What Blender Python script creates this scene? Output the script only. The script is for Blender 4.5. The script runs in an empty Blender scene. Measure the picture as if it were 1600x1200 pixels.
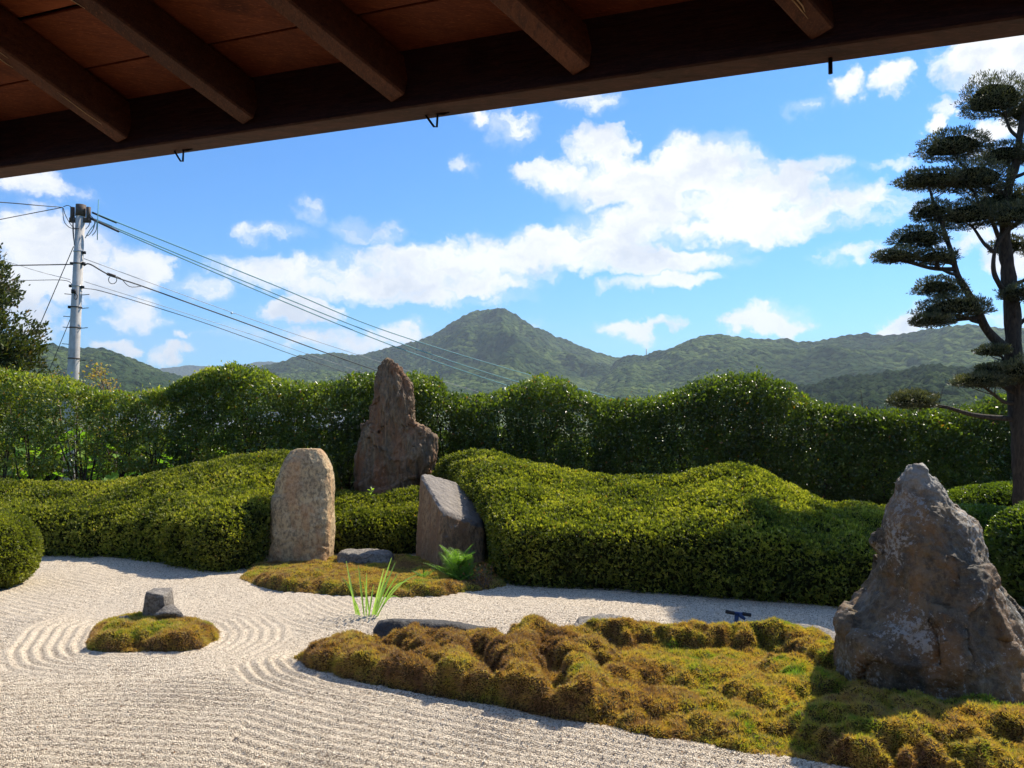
import bpy, bmesh, math, time
import numpy as np
T0 = time.time()
R = math.radians
# ------------------------------------------------------------------ camera, sun, exposure
F = 1232.0; H = 2.0; TH = math.atan(40 / F)
scene = bpy.context.scene
col = scene.collection
cam_d = bpy.data.cameras.new('camera'); cam = bpy.data.objects.new('camera', cam_d); col.objects.link(cam)
cam.location = (0, 0, H); cam.rotation_euler = (R(90) + TH, 0, 0)
cam_d.sensor_width = 36; cam_d.lens = 36 * F / 1600; cam_d.clip_end = 30000; cam_d.clip_start = 0.05
scene.camera = cam
scene.view_settings.view_transform = 'Standard'; scene.view_settings.look = 'None'
scene.view_settings.gamma = 1; scene.view_settings.use_curve_mapping = False
scene.view_settings.exposure = 0.62
SUN_AZ, SUN_EL = 50.0, 45.5          # azimuth to the right of the view direction (+Y), elevation
sd = bpy.data.lights.new('sun', 'SUN'); sd.energy = 5.0; sd.angle = R(0.5); sd.color = (1.0, 0.90, 0.75)
sun = bpy.data.objects.new('sun', sd); col.objects.link(sun); sun.rotation_euler = (R(90 - SUN_EL), 0, R(180 - SUN_AZ))
sun.location = (20, 12, 30)

# ------------------------------------------------------------------ projection helpers (pixel of the photograph + real depth -> point)
def ray(px, py):
    a = (px - 800) / F; b = (600 - py) / F
    return np.array([a, math.cos(TH) - b * math.sin(TH), math.sin(TH) + b * math.cos(TH)])
def P(px, py, Y):
    r = ray(px, py); r = r / r[1] * Y
    return np.array([r[0], r[1], r[2] + H])
def G(px, py, z=0.0):
    r = ray(px, py); r = r * ((z - H) / r[2])
    return np.array([r[0], r[1], z])
def XZ(px, py, Y):
    p = P(px, py, Y); return p[0], p[2]

# ------------------------------------------------------------------ numpy noise
_rs = np.random.RandomState(7)
_perm = _rs.permutation(256); _perm = np.concatenate([_perm, _perm, _perm])
_g = _rs.normal(size=(256, 3)); _g /= np.linalg.norm(_g, axis=1)[:, None]; _g = _g.astype(np.float32)
def perlin(p):
    p = np.asarray(p, dtype=np.float32)
    i = np.floor(p).astype(np.int64); fr = p - i; i &= 255
    u = fr * fr * fr * (fr * (fr * 6 - 15) + 10)
    out = 0
    for dx in (0, 1):
        wx = u[:, 0] if dx else 1 - u[:, 0]
        a = _perm[i[:, 0] + dx]
        for dy in (0, 1):
            wy = wx * (u[:, 1] if dy else 1 - u[:, 1])
            b = _perm[a + i[:, 1] + dy]
            for dz in (0, 1):
                g = _g[_perm[b + i[:, 2] + dz]]
                d = g[:, 0] * (fr[:, 0] - dx) + g[:, 1] * (fr[:, 1] - dy) + g[:, 2] * (fr[:, 2] - dz)
                out = out + wy * (u[:, 2] if dz else 1 - u[:, 2]) * d
    return out * 1.6
def fbm(p, o=4, lac=2.03, gain=0.5):
    p = np.asarray(p, dtype=np.float32); s = 0; a = 1.0; t = 0
    for k in range(o):
        s = s + a * perlin(p + 17.3 * k); t += a; a *= gain; p = p * lac
    return s / t * 1.3
def ridged(p, o=4, lac=2.03, gain=0.55):
    p = np.asarray(p, dtype=np.float32); s = 0; a = 1.0; t = 0
    for k in range(o):
        s = s + a * (1 - np.abs(perlin(p + 9.1 * k)) * 2); t += a; a *= gain; p = p * lac
    return s / t
def cells(p, seed=0):
    """distance to nearest jittered cell point (crown-like bumps), 2-D"""
    i = np.floor(p[:, :2]).astype(np.int64); best = np.full(len(p), 9.0)
    for dx in (-1, 0, 1):
        for dy in (-1, 0, 1):
            c = i + np.array([dx, dy]); a = _perm[(c[:, 0] + seed) & 255]; b = _perm[a + (c[:, 1] & 255)]
            q = c + 0.5 + 0.45 * _g[b][:, :2]
            best = np.minimum(best, np.hypot(p[:, 0] - q[:, 0], p[:, 1] - q[:, 1]))
    return best
def sstep(x, a, b):
    t = np.clip((x - a) / (b - a), 0, 1); return t * t * (3 - 2 * t)

# ------------------------------------------------------------------ mesh helpers
def np_mesh(name, V, Fc, mats, smooth=False, attr=None, midx=None):
    V = np.asarray(V, dtype=np.float32); me = bpy.data.meshes.new(name)
    if not isinstance(Fc, (list, tuple)): Fc = [Fc]
    Fc = [np.asarray(f, dtype=np.int32) for f in Fc if len(f)]
    idx = np.concatenate([f.ravel() for f in Fc]); tot = np.concatenate([np.full(len(f), f.shape[1], dtype=np.int32) for f in Fc])
    st = np.concatenate([[0], np.cumsum(tot)[:-1]]).astype(np.int32)
    me.vertices.add(len(V)); me.vertices.foreach_set('co', V.ravel())
    me.loops.add(len(idx)); me.loops.foreach_set('vertex_index', idx)
    me.polygons.add(len(tot)); me.polygons.foreach_set('loop_start', st); me.polygons.foreach_set('loop_total', tot)
    if smooth: me.polygons.foreach_set('use_smooth', np.ones(len(tot), dtype=bool))
    for m in (mats if isinstance(mats, (list, tuple)) else [mats]): me.materials.append(m)
    if midx is not None: me.polygons.foreach_set('material_index', np.asarray(midx, dtype=np.int32))
    if attr is not None:
        for an, arr in attr.items():
            a = me.attributes.new(an, 'FLOAT', 'FACE' if len(arr) == len(tot) and len(arr) != len(V) else 'POINT')
            a.data.foreach_set('value', np.asarray(arr, dtype=np.float32))
    me.update(calc_edges=True); me.validate()
    return me
def link(name, me, parent=None, **props):
    o = bpy.data.objects.new(name, me); col.objects.link(o)
    if parent is not None:
        o.parent = parent; o.matrix_parent_inverse = parent.matrix_world.inverted() if False else o.matrix_parent_inverse
        o.location = (-parent.location[0], -parent.location[1], -parent.location[2])
        if parent.parent is not None:
            o.location = (0, 0, 0)
    for k, v in props.items(): o[k] = v
    return o
def thing(name, label, cat, loc, group=None):
    o = bpy.data.objects.new(name, None); col.objects.link(o); o.location = [float(c) for c in loc]
    o.empty_display_size = 0.1
    o['label'] = label; o['category'] = cat
    if group: o['group'] = group
    return o
def grid_faces(n, m, wrap=False):
    i = np.arange(n - 1)[:, None]; j = np.arange(m if wrap else m - 1)[None, :]; j2 = (j + 1) % m
    return np.stack([i * m + j, (i * m) + j2, (i + 1) * m + j2, (i + 1) * m + j], -1).reshape(-1, 4)
def tris_of(q): return np.concatenate([q[:, [0, 1, 2]], q[:, [0, 2, 3]]])
def scatter(V, T, n, rng, weight=None):
    a, b, c = V[T[:, 0]], V[T[:, 1]], V[T[:, 2]]
    nr = np.cross(b - a, c - a); ar = np.linalg.norm(nr, axis=1); w = ar if weight is None else ar * weight
    k = rng.choice(len(T), n, p=w / w.sum())
    u, v = rng.rand(n, 1), rng.rand(n, 1); s = u + v > 1; u = np.where(s, 1 - u, u); v = np.where(s, 1 - v, v)
    return a[k] + u * (b - a)[k] + v * (c - a)[k], nr[k] / np.maximum(ar[k], 1e-12)[:, None], k
def unit(v): return v / np.maximum(np.linalg.norm(v, axis=-1, keepdims=True), 1e-9)
def leaf_arrays(pts, dirs, L, W, rng, fold=0.25, up=None):
    """folded diamond leaves: four vertices, two triangles each"""
    n = len(pts); d = unit(dirs); r = rng.normal(size=(n, 3))
    if up is not None: r = r * 0.8 + up
    s = unit(np.cross(d, r)); nn = np.cross(s, d)
    L = np.broadcast_to(L, (n,))[:, None]; W = np.broadcast_to(W, (n,))[:, None]
    mid = pts + d * L * 0.5
    V = np.stack([pts, mid - s * W * 0.5 + nn * W * fold, pts + d * L, mid + s * W * 0.5 + nn * W * fold], 1).reshape(-1, 3)
    b = np.arange(n)[:, None] * 4
    Fc = np.concatenate([b + [0, 1, 2], b + [0, 2, 3]], 1).reshape(-1, 3)
    return V, Fc
def tube(pts, rad, k=6, cap=True):
    pts = np.asarray(pts, dtype=float); n = len(pts); rad = np.broadcast_to(rad, (n,))
    t = unit(np.gradient(pts, axis=0)); ref = np.array([0.13, 0.31, 0.94]) if abs(t[0][2]) < 0.9 else np.array([1.0, 0.1, 0])
    s = unit(np.cross(t, ref)); u = np.cross(s, t)
    a = np.linspace(0, 2 * np.pi, k, endpoint=False)
    V = (pts[:, None] + rad[:, None, None] * (np.cos(a)[None, :, None] * s[:, None] + np.sin(a)[None, :, None] * u[:, None])).reshape(-1, 3)
    q = grid_faces(n, k, True)
    V = np.concatenate([V, pts[:1], pts[-1:]]); f = [q]
    if cap:
        j = np.arange(k); j2 = (j + 1) % k
        f.append(np.concatenate([np.stack([j2, j, np.full(k, n * k)], 1), np.stack([(n - 1) * k + j, (n - 1) * k + j2, np.full(k, n * k + 1)], 1)]))
    return V, f
class MB:
    """collects quads and triangles, links them as one mesh object"""
    def __init__(s): s.V = []; s.Q = []; s.T = []; s.n = 0
    def add(s, V, fs):
        V = np.asarray(V, dtype=float)
        for f in (fs if isinstance(fs, (list, tuple)) else [fs]):
            f = np.asarray(f); (s.Q if f.shape[1] == 4 else s.T).append(f + s.n)
        s.V.append(V); s.n += len(V); return s
    def tube(s, pts, rad, k=6): return s.add(*tube(pts, rad, k))
    def obj8(s, c8):
        return s.add(c8, np.array([[0, 3, 2, 1], [4, 5, 6, 7], [0, 1, 5, 4], [1, 2, 6, 5], [2, 3, 7, 6], [3, 0, 4, 7]]))
    def box(s, c, d, ax=None):
        c = np.asarray(c, float); ax = np.eye(3) if ax is None else np.asarray(ax, float)
        v = [c + sum(ax[i] * d[i] * 0.5 * q[i] for i in range(3)) for q in ((-1, -1, -1), (1, -1, -1), (1, 1, -1), (-1, 1, -1), (-1, -1, 1), (1, -1, 1), (1, 1, 1), (-1, 1, 1))]
        return s.obj8(v)
    def mesh(s, name, mat, smooth=False):
        fs = []
        if s.Q: fs.append(np.concatenate(s.Q))
        if s.T: fs.append(np.concatenate(s.T))
        return np_mesh(name, np.concatenate(s.V), fs, mat, smooth)
    def build(s, name, mat, parent=None, smooth=False, **props): return link(name, s.mesh(name, mat, smooth), parent, **props)

# ------------------------------------------------------------------ material helpers
class NB:
    def __init__(s, tree): s.t = tree; s.n = tree.nodes; s.l = tree.links
    def node(s, typ, **kw):
        nd = s.n.new(typ)
        for k, v in kw.items(): setattr(nd, k, v)
        return nd
    def set(s, sock, v):
        if hasattr(v, 'is_output') or isinstance(v, bpy.types.NodeSocket): s.l.new(v, sock)
        else: sock.default_value = v
    def math(s, op, a, b=None, c=None, clamp=False):
        nd = s.node('ShaderNodeMath', operation=op, use_clamp=clamp)
        for i, v in enumerate((a, b, c)):
            if v is not None: s.set(nd.inputs[i], v)
        return nd.outputs[0]
    def vmath(s, op, a, b=None, c=None):
        nd = s.node('ShaderNodeVectorMath', operation=op)
        for i, v in enumerate((a, b, c)):
            if v is not None: s.set(nd.inputs[i], v)
        return nd.outputs['Value'] if op in ('DOT_PRODUCT', 'LENGTH') else nd.outputs[0]
    def noise(s, vec, scale, detail=3, rough=0.55, dist=0.0):
        nd = s.node('ShaderNodeTexNoise'); s.set(nd.inputs['Vector'], vec)
        nd.inputs['Scale'].default_value = scale; nd.inputs['Detail'].default_value = detail
        nd.inputs['Roughness'].default_value = rough; nd.inputs['Distortion'].default_value = dist
        return nd.outputs['Fac']
    def vor(s, vec, scale, feature='F1', out='Distance', rnd=1.0):
        nd = s.node('ShaderNodeTexVoronoi', feature=feature); s.set(nd.inputs['Vector'], vec)
        nd.inputs['Scale'].default_value = scale; nd.inputs['Randomness'].default_value = rnd
        return nd.outputs[out]
    def ramp(s, fac, stops, interp='LINEAR'):
        nd = s.node('ShaderNodeValToRGB'); s.set(nd.inputs[0], fac); cr = nd.color_ramp; cr.interpolation = interp
        while len(cr.elements) < len(stops): cr.elements.new(0.5)
        for e, (p, c) in zip(cr.elements, stops):
            e.position = p; e.color = (*c, 1) if len(c) == 3 else c
        return nd.outputs[0]
    def mix(s, fac, a, b, typ='MIX'):
        nd = s.node('ShaderNodeMix', data_type='RGBA', blend_type=typ)
        s.set(nd.inputs[0], fac)
        for i, v in ((6, a), (7, b)):
            if isinstance(v, tuple) and len(v) == 3: v = (*v, 1)
            s.set(nd.inputs[i], v)
        return nd.outputs[2]
    def maprange(s, v, a, b, c=0.0, d=1.0, typ='SMOOTHSTEP'):
        nd = s.node('ShaderNodeMapRange', interpolation_type=typ, clamp=True) if typ == 'LINEAR' else s.node('ShaderNodeMapRange', interpolation_type=typ)
        s.set(nd.inputs[0], v)
        for i, x in enumerate((a, b, c, d)): s.set(nd.inputs[i + 1], x)
        return nd.outputs[0]
def new_mat(name):
    m = bpy.data.materials.new(name); m.use_nodes = True; nt = m.node_tree; nt.nodes.clear(); nb = NB(nt)
    out = nb.node('ShaderNodeOutputMaterial'); bs = nb.node('ShaderNodeBsdfPrincipled')
    nt.links.new(bs.outputs[0], out.inputs[0])
    nb.bs = bs; nb.out = out; nb.pos = nb.node('ShaderNodeTexCoord').outputs['Object']
    bs.inputs['Roughness'].default_value = 0.85
    bs.inputs['Specular IOR Level'].default_value = 0.3
    return m, nb
def bump(nb, h, strength, dist, prev=None):
    b = nb.node('ShaderNodeBump'); nb.set(b.inputs['Height'], h); b.inputs['Strength'].default_value = strength
    b.inputs['Distance'].default_value = dist
    if prev is not None: nb.l.new(prev, b.inputs['Normal'])
    return b.outputs[0]
def attr(nb, name): 
    a = nb.node('ShaderNodeAttribute'); a.attribute_name = name; return a.outputs['Fac']
def leaf_mat(name, stops, rough=0.45, trans=0.35, tcol=(0.35, 0.5, 0.08), spec=0.4):
    m, nb = new_mat(name)
    c = nb.ramp(attr(nb, 'tint'), stops)
    nb.set(nb.bs.inputs['Base Color'], c); nb.bs.inputs['Roughness'].default_value = rough; nb.bs.inputs['Specular IOR Level'].default_value = spec
    tr = nb.node('ShaderNodeBsdfTranslucent'); tc = nb.mix(1.0, c, tuple(x * 2.6 for x in tcol), 'MULTIPLY')
    tc2 = nb.vmath('SCALE', tc); nb.n[-1].inputs['Scale'].default_value = 2.2
    nb.l.new(tc2, tr.inputs[0])
    mx = nb.node('ShaderNodeMixShader'); mx.inputs[0].default_value = trans
    nb.l.new(nb.bs.outputs[0], mx.inputs[1]); nb.l.new(tr.outputs[0], mx.inputs[2]); nb.l.new(mx.outputs[0], nb.out.inputs[0])
    return m
def plain(name, c, rough=0.7, metal=0.0, var=0.25, scale=30, bstr=0.3, bdist=0.003):
    m, nb = new_mat(name)
    n = nb.noise(nb.pos, scale, 4)
    nb.set(nb.bs.inputs['Base Color'], nb.mix(n, tuple(x * (1 - var) for x in c), tuple(min(1, x * (1 + var)) for x in c)))
    nb.bs.inputs['Roughness'].default_value = rough; nb.bs.inputs['Metallic'].default_value = metal
    nb.l.new(bump(nb, n, bstr, bdist), nb.bs.inputs['Normal']); return m

# ------------------------------------------------------------------ world: Nishita sky with clouds at their compass directions
world = bpy.data.worlds.new('World'); scene.world = world; world.use_nodes = True
wt = world.node_tree; wt.nodes.clear(); W = NB(wt)
bgo = W.node('ShaderNodeOutputWorld'); bg = W.node('ShaderNodeBackground'); wt.links.new(bg.outputs[0], bgo.inputs[0])
sky = W.node('ShaderNodeTexSky', sky_type='NISHITA'); sky.sun_disc = False; sky.sun_elevation = R(SUN_EL); sky.sun_rotation = R(SUN_AZ)
sky.air_density = 1.0; sky.dust_density = 0.3; sky.ozone_density = 2.5; sky.altitude = 300
dirv = W.node('ShaderNodeTexCoord').outputs['Generated']
sp = W.node('ShaderNodeSeparateXYZ'); wt.links.new(dirv, sp.inputs[0])
az = W.math('ARCTAN2', sp.outputs[0], sp.outputs[1]); el = W.math('ARCSINE', sp.outputs[2])
cmb = W.node('ShaderNodeCombineXYZ'); wt.links.new(az, cmb.inputs[0]); wt.links.new(el, cmb.inputs[1]); ae = cmb.outputs[0]
def cnoise(vec, scale, detail, rough, dist=0.0):
    nd = W.node('ShaderNodeTexNoise'); W.set(nd.inputs['Vector'], vec); nd.inputs['Scale'].default_value = scale
    nd.inputs['Detail'].default_value = detail; nd.inputs['Roughness'].default_value = rough; nd.inputs['Distortion'].default_value = dist
    return nd
wn = cnoise(ae, 26, 4, 0.6).outputs['Color']
wv = W.vmath('MULTIPLY_ADD', W.vmath('SUBTRACT', wn, (0.5, 0.5, 0.5)), (0.085, 0.052, 0.0), ae)
def aedir(px, py):
    r = ray(px, py); r = r / np.linalg.norm(r); return math.atan2(r[0], r[1]), math.asin(r[2])
# (px, py, rx, ry, weight): cumulus = weight 1, thin streaks less
CL = [(938,240,62,50,1),(880,275,75,34,1),(960,285,110,48,1),(1095,262,105,58,1),(1030,300,110,50,1),(1150,305,120,62,1),(1235,285,80,40,.9),
      (1285,262,55,22,.6),(1300,325,130,42,.8),(1385,335,70,22,.5),(1180,350,190,32,.95),(1000,355,140,36,.9),(880,392,210,34,1),(1050,408,130,22,.9),(700,415,190,40,.95),
      (740,440,110,26,.9),(590,440,190,36,.9),(450,425,130,30,.8),(640,462,130,16,.7),(1030,440,110,16,.8),(330,450,55,20,.6),(760,468,60,9,.4),
      (30,380,80,62,1),(20,450,70,50,1),(105,395,60,55,1),(70,352,40,22,.9),(145,410,62,58,1),(90,430,90,50,1),(215,425,62,46,1),(160,440,100,30,1),(210,490,45,32,.85),(60,500,55,40,.9),
      (462,484,62,28,1),(500,490,40,20,.9),(625,520,46,20,.95),(540,530,110,24,.75),(400,520,90,14,.45),
      (980,517,52,18,1),(1010,506,70,11,.8),(1190,497,66,30,1),(1215,505,46,22,1),(1405,508,52,22,1),(1440,500,46,18,.9),(1530,90,80,58,1),(1590,80,80,70,1),
      (800,205,38,34,.65),(755,188,34,18,.55),(722,260,24,14,.5),(930,158,48,24,.65),(900,150,60,14,.5),(1392,122,34,34,.6),(1325,132,34,30,.5),(1470,158,52,16,.6),(1462,185,26,16,.8),
      (1390,252,60,12,.4),(50,290,70,26,.65),(120,300,40,16,.4),(405,362,60,18,.5),(490,330,22,18,.35),(575,365,60,18,.4),(270,550,42,16,.7),(280,523,18,11,.8),(178,542,38,13,.7),(205,508,30,20,.6),
      (1560,205,46,22,.7),(1258,165,30,14,.4),(1335,398,70,14,.5),(1590,400,60,46,.9),(1540,370,80,24,.7),(1590,500,60,20,.6),(1545,245,60,24,.5),(255,575,80,10,.4),(1290,560,30,8,.2),(800,505,60,10,.2)]
acc = None; bot = None
for (px, py, rx, ry, w) in CL:
    a, e = aedir(px, py); a2, _ = aedir(px + rx, py); _, e2 = aedir(px, py - ry)
    sx, sy = 1 / abs(a2 - a), 1 / abs(e2 - e)
    q = W.vmath('MULTIPLY_ADD', wv, (sx, sy, 0), (-a * sx, -e * sy, 0))
    v = W.math('MULTIPLY_ADD', W.vmath('DOT_PRODUCT', q, q), -0.85 * w, w)
    acc = v if acc is None else W.math('MAXIMUM', acc, v)
n1 = cnoise(W.vmath('MULTIPLY', wv, (1, 1.6, 1)), 16, 9, 0.62).outputs['Fac']
n2 = cnoise(W.vmath('MULTIPLY', wv, (1, 2.2, 1)), 5.0, 6, 0.6).outputs['Fac']
front = W.math('MULTIPLY', W.maprange(W.math('ABSOLUTE', az), 0.70, 0.85, 1, 0), W.maprange(el, 0.50, 0.62, 1, 0))
else_cl = W.maprange(cnoise(W.vmath('MULTIPLY', dirv, (1, 1, 2.4)), 2.6, 8, 0.6).outputs['Fac'], 0.48, 0.60, -1.0, 0.8, 'LINEAR')  # unseen clouds outside the view, coverage raised to whiten the ambient light
accc = W.math('MAXIMUM', acc, -1.0)
fld = W.math('ADD', W.math('MULTIPLY', accc, front), W.math('MULTIPLY', else_cl, W.math('SUBTRACT', 1.0, front)))
dens = W.math('ADD', fld, W.math('MULTIPLY', W.math('SUBTRACT', n1, 0.5), 2.1))
mask = W.maprange(dens, 0.05, 0.80)
thin = W.maprange(W.math('ADD', fld, W.math('MULTIPLY', W.math('SUBTRACT', n2, 0.5), 2.6)), -0.15, 1.2, 0, 0.55)
cov = W.math('MULTIPLY', W.math('MAXIMUM', mask, thin), W.maprange(el, -0.01, 0.03))
shd = W.maprange(W.math('ADD', cnoise(W.vmath('MULTIPLY', wv, (1, 1.8, 1)), 9, 5, 0.55).outputs['Fac'], W.math('MULTIPLY', dens, 0.10)), 0.50, 0.80)
ccol = W.mix(shd, (1.0, 1.0, 1.0), (0.66, 0.71, 0.80))
skc = W.vmath('MULTIPLY', sky.outputs[0], (0.27, 0.77, 1.24))
SK = 0.10
csc = W.node('ShaderNodeVectorMath', operation='SCALE'); wt.links.new(ccol, csc.inputs[0]); csc.inputs['Scale'].default_value = 0.74 / SK
fin = W.mix(cov, skc, csc.outputs[0])
wt.links.new(fin, bg.inputs[0]); bg.inputs[1].default_value = SK

# ------------------------------------------------------------------ materials
def rock_mat(name, stops, nscale=2.2, streak=(1, 1, 1), lich=0.0, stain=None, rough=0.8, spots=None, stain_k=0.75):
    m, nb = new_mat(name)
    v = nb.vmath('MULTIPLY', nb.pos, streak)
    n = nb.noise(v, nscale, 6, 0.62, 0.4); c = nb.ramp(n, stops)
    fn = nb.noise(v, nscale * 11, 5, 0.68); c = nb.mix(nb.maprange(fn, 0.42, 0.62, 0, 0.62), c, (0.035, 0.028, 0.022))
    if stain:
        s = nb.maprange(nb.noise(nb.vmath('MULTIPLY', nb.pos, (1, 1, 0.30)), 3.4, 4, 0.6), 0.46, 0.60); c = nb.mix(nb.math('MULTIPLY', s, stain_k), c, stain)
    fine = nb.noise(nb.pos, 90, 4, 0.7); c = nb.mix(nb.maprange(fine, 0.45, 0.8, 0, 0.3), c, tuple(min(1, x * 1.45) for x in stops[-1][1]))
    if lich:
        l = nb.maprange(nb.math('ADD', nb.math('MULTIPLY', nb.noise(nb.pos, 3.0, 3, 0.5), 0.7), nb.math('MULTIPLY', nb.noise(nb.pos, 34, 4, 0.75), 0.9)), 1.02 - lich, 1.10 - lich)
        c = nb.mix(l, c, spots or (0.32, 0.30, 0.26))
    nb.set(nb.bs.inputs['Base Color'], c); nb.bs.inputs['Roughness'].default_value = rough
    b1 = bump(nb, nb.noise(v, 9, 8, 0.68, 0.3), 0.9, 0.05)
    b2 = bump(nb, nb.vor(nb.pos, 38), 0.35, 0.008, b1); b3 = bump(nb, nb.noise(nb.pos, 130, 3, 0.7), 0.6, 0.004, b2)
    nb.l.new(b3, nb.bs.inputs['Normal']); return m
M = {}
M['rock_big'] = rock_mat('crag_stone', [(0.3, (0.045, 0.042, 0.032)), (0.45, (0.12, 0.092, 0.055)), (0.58, (0.20, 0.14, 0.075)), (0.75, (0.24, 0.20, 0.145))], 1.9, (1, 1, 1), 0.16, (0.27, 0.14, 0.05), 0.62, stain_k=0.5)
M['rock_tan'] = rock_mat('tan_stone', [(0.25, (0.38, 0.25, 0.13)), (0.5, (0.58, 0.43, 0.235)), (0.8, (0.68, 0.55, 0.34))], 2.4, (1, 1, 0.7), 0.0, (0.50, 0.23, 0.09), 0.75, stain_k=0.45)
top_pale = M['rock_big']
M['rock_brown'] = rock_mat('brown_stone', [(0.25, (0.07, 0.045, 0.028)), (0.5, (0.22, 0.145, 0.08)), (0.8, (0.42, 0.29, 0.16))], 3.0, (1, 1, 0.28), 0.0, (0.26, 0.12, 0.055), 0.72)
M['rock_wedge'] = rock_mat('brown_wedge_stone', [(0.25, (0.22, 0.125, 0.06)), (0.5, (0.44, 0.27, 0.135)), (0.8, (0.56, 0.38, 0.21))], 2.6, (1, 1, 0.5), 0.02, (0.26, 0.14, 0.07), 0.75)
def grey_top(m):
    nb = NB(m.node_tree); bs = [n for n in nb.n if n.type == 'BSDF_PRINCIPLED'][0]; src = bs.inputs['Base Color'].links[0].from_socket
    g = nb.node('ShaderNodeNewGeometry'); tc = [n for n in nb.n if n.type == 'TEX_COORD'][0].outputs['Object']; k = nb.math('ADD', nb.vmath('DOT_PRODUCT', g.outputs['Normal'], (0.25, -0.1, 0.95)), nb.math('MULTIPLY', nb.math('SUBTRACT', nb.noise(tc, 12, 4, .6), .5), .5))
    c = nb.ramp(nb.noise(nb.vmath('MULTIPLY', tc, (1, 3, 1)), 9, 5, .7), [(.3, (.14, .12, .10)), (.7, (.32, .28, .235))]); nb.set(bs.inputs['Base Color'], nb.mix(nb.maprange(k, .38, .55), src, c))
grey_top(M['rock_wedge'])
M['rock_grey'] = rock_mat('grey_stone', [(0.25, (0.14, 0.12, 0.10)), (0.5, (0.27, 0.24, 0.20)), (0.8, (0.40, 0.36, 0.31))], 4.0, (1, 1, 1), 0.05, None, 0.7)
M['rock_dark'] = rock_mat('dark_slate_stone', [(0.25, (0.04, 0.037, 0.033)), (0.5, (0.085, 0.08, 0.072)), (0.8, (0.15, 0.14, 0.125))], 4.0, (1, 1, 1), 0.03, None, 0.6)

def pale_apex(m, z0, z1, c1):      # pale grey, lichen-grown crest of the big stone
    nb = NB(m.node_tree); bs = [n for n in nb.n if n.type == 'BSDF_PRINCIPLED'][0]; src = bs.inputs['Base Color'].links[0].from_socket
    tc = [n for n in nb.n if n.type == 'TEX_COORD'][0].outputs['Object']; sx = nb.node('ShaderNodeSeparateXYZ'); nb.l.new(tc, sx.inputs[0])
    k = nb.math('ADD', sx.outputs[2], nb.math('MULTIPLY', nb.math('SUBTRACT', nb.noise(tc, 5, 7, .75), .5), 1.6))
    nb.set(bs.inputs['Base Color'], nb.mix(nb.maprange(k, z0, z1, 0, .8), src, c1))
pale_apex(M['rock_big'], 1.25, 1.75, (.34, .32, .27))
def gravel_mat():
    m, nb = new_mat('white_gravel')
    v = nb.pos
    vo = nb.node('ShaderNodeTexVoronoi'); nb.set(vo.inputs['Vector'], v); vo.inputs['Scale'].default_value = 120
    sepc = nb.node('ShaderNodeSeparateColor'); nb.l.new(vo.outputs['Color'], sepc.inputs[0])
    c = nb.ramp(sepc.outputs[0], [(0.0, (0.14, 0.105, 0.07)), (0.2, (0.44, 0.35, 0.25)), (0.5, (0.66, 0.55, 0.405)), (1.0, (0.85, 0.745, 0.58))])
    big = nb.maprange(nb.noise(v, 1.3, 4, 0.6), 0.35, 0.75, 0, 0.35); c = nb.mix(big, c, (0.52, 0.45, 0.36))
    mid = nb.noise(v, 30, 3, 0.7); c = nb.mix(nb.maprange(mid, 0.55, 0.8, 0, 0.4), c, (0.34, 0.28, 0.23))
    nb.set(nb.bs.inputs['Base Color'], c); nb.bs.inputs['Roughness'].default_value = 0.9
    b1 = bump(nb, nb.noise(v, 60, 4, 0.75), 0.7, 0.009)
    inv = nb.math('SUBTRACT', 1.0, vo.outputs['Distance']); b = bump(nb, inv, 1.0, 0.008, b1)
    nb.l.new(b, nb.bs.inputs['Normal']); return m
M['gravel'] = gravel_mat()
def soil_mat():
    m, nb = new_mat('garden_soil'); n = nb.noise(nb.pos, 3, 6, 0.65); f2 = nb.noise(nb.pos, 60, 4, 0.7)
    c = nb.ramp(n, [(0.3, (0.05, 0.03, 0.02)), (0.55, (0.10, 0.055, 0.03)), (0.75, (0.07, 0.075, 0.02))])
    nb.set(nb.bs.inputs['Base Color'], nb.mix(nb.maprange(f2, 0.5, 0.75, 0, 0.6), c, (0.16, 0.10, 0.06)))
    nb.l.new(bump(nb, f2, 1.0, 0.02), nb.bs.inputs['Normal']); return m
M['soil'] = soil_mat()
def ground_mat():
    m, nb = new_mat('field_ground'); n = nb.noise(nb.pos, 0.03, 8, 0.65); f2 = nb.noise(nb.pos, 1.5, 6, 0.7)
    c = nb.ramp(n, [(0.3, (0.045, 0.075, 0.018)), (0.5, (0.08, 0.11, 0.025)), (0.7, (0.10, 0.09, 0.04))])
    nb.set(nb.bs.inputs['Base Color'], nb.mix(nb.maprange(f2, 0.4, 0.8, 0, 0.5), c, (0.05, 0.05, 0.02))); return m
M['field'] = ground_mat()
def moss_under():
    m, nb = new_mat('moss_bed'); n = nb.noise(nb.pos, 5, 5, 0.6)
    c = nb.ramp(n, [(0.3, (0.045, 0.028, 0.012)), (0.5, (0.10, 0.065, 0.018)), (0.7, (0.06, 0.065, 0.012))])
    nb.set(nb.bs.inputs['Base Color'], c); nb.l.new(bump(nb, nb.noise(nb.pos, 70, 4, 0.7), 1, 0.02), nb.bs.inputs['Normal']); return m
M['moss_bed'] = moss_under()
M['moss'] = leaf_mat('moss_strands', [(0.0, (0.20, 0.125, 0.08)), (0.22, (0.31, 0.21, 0.115)), (0.42, (0.40, 0.315, 0.12)), (0.62, (0.36, 0.33, 0.09)), (0.82, (0.24, 0.27, 0.055)), (1.0, (0.17, 0.31, 0.045))], 0.7, 0.3, (0.5, 0.42, 0.1), 0.2)
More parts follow.
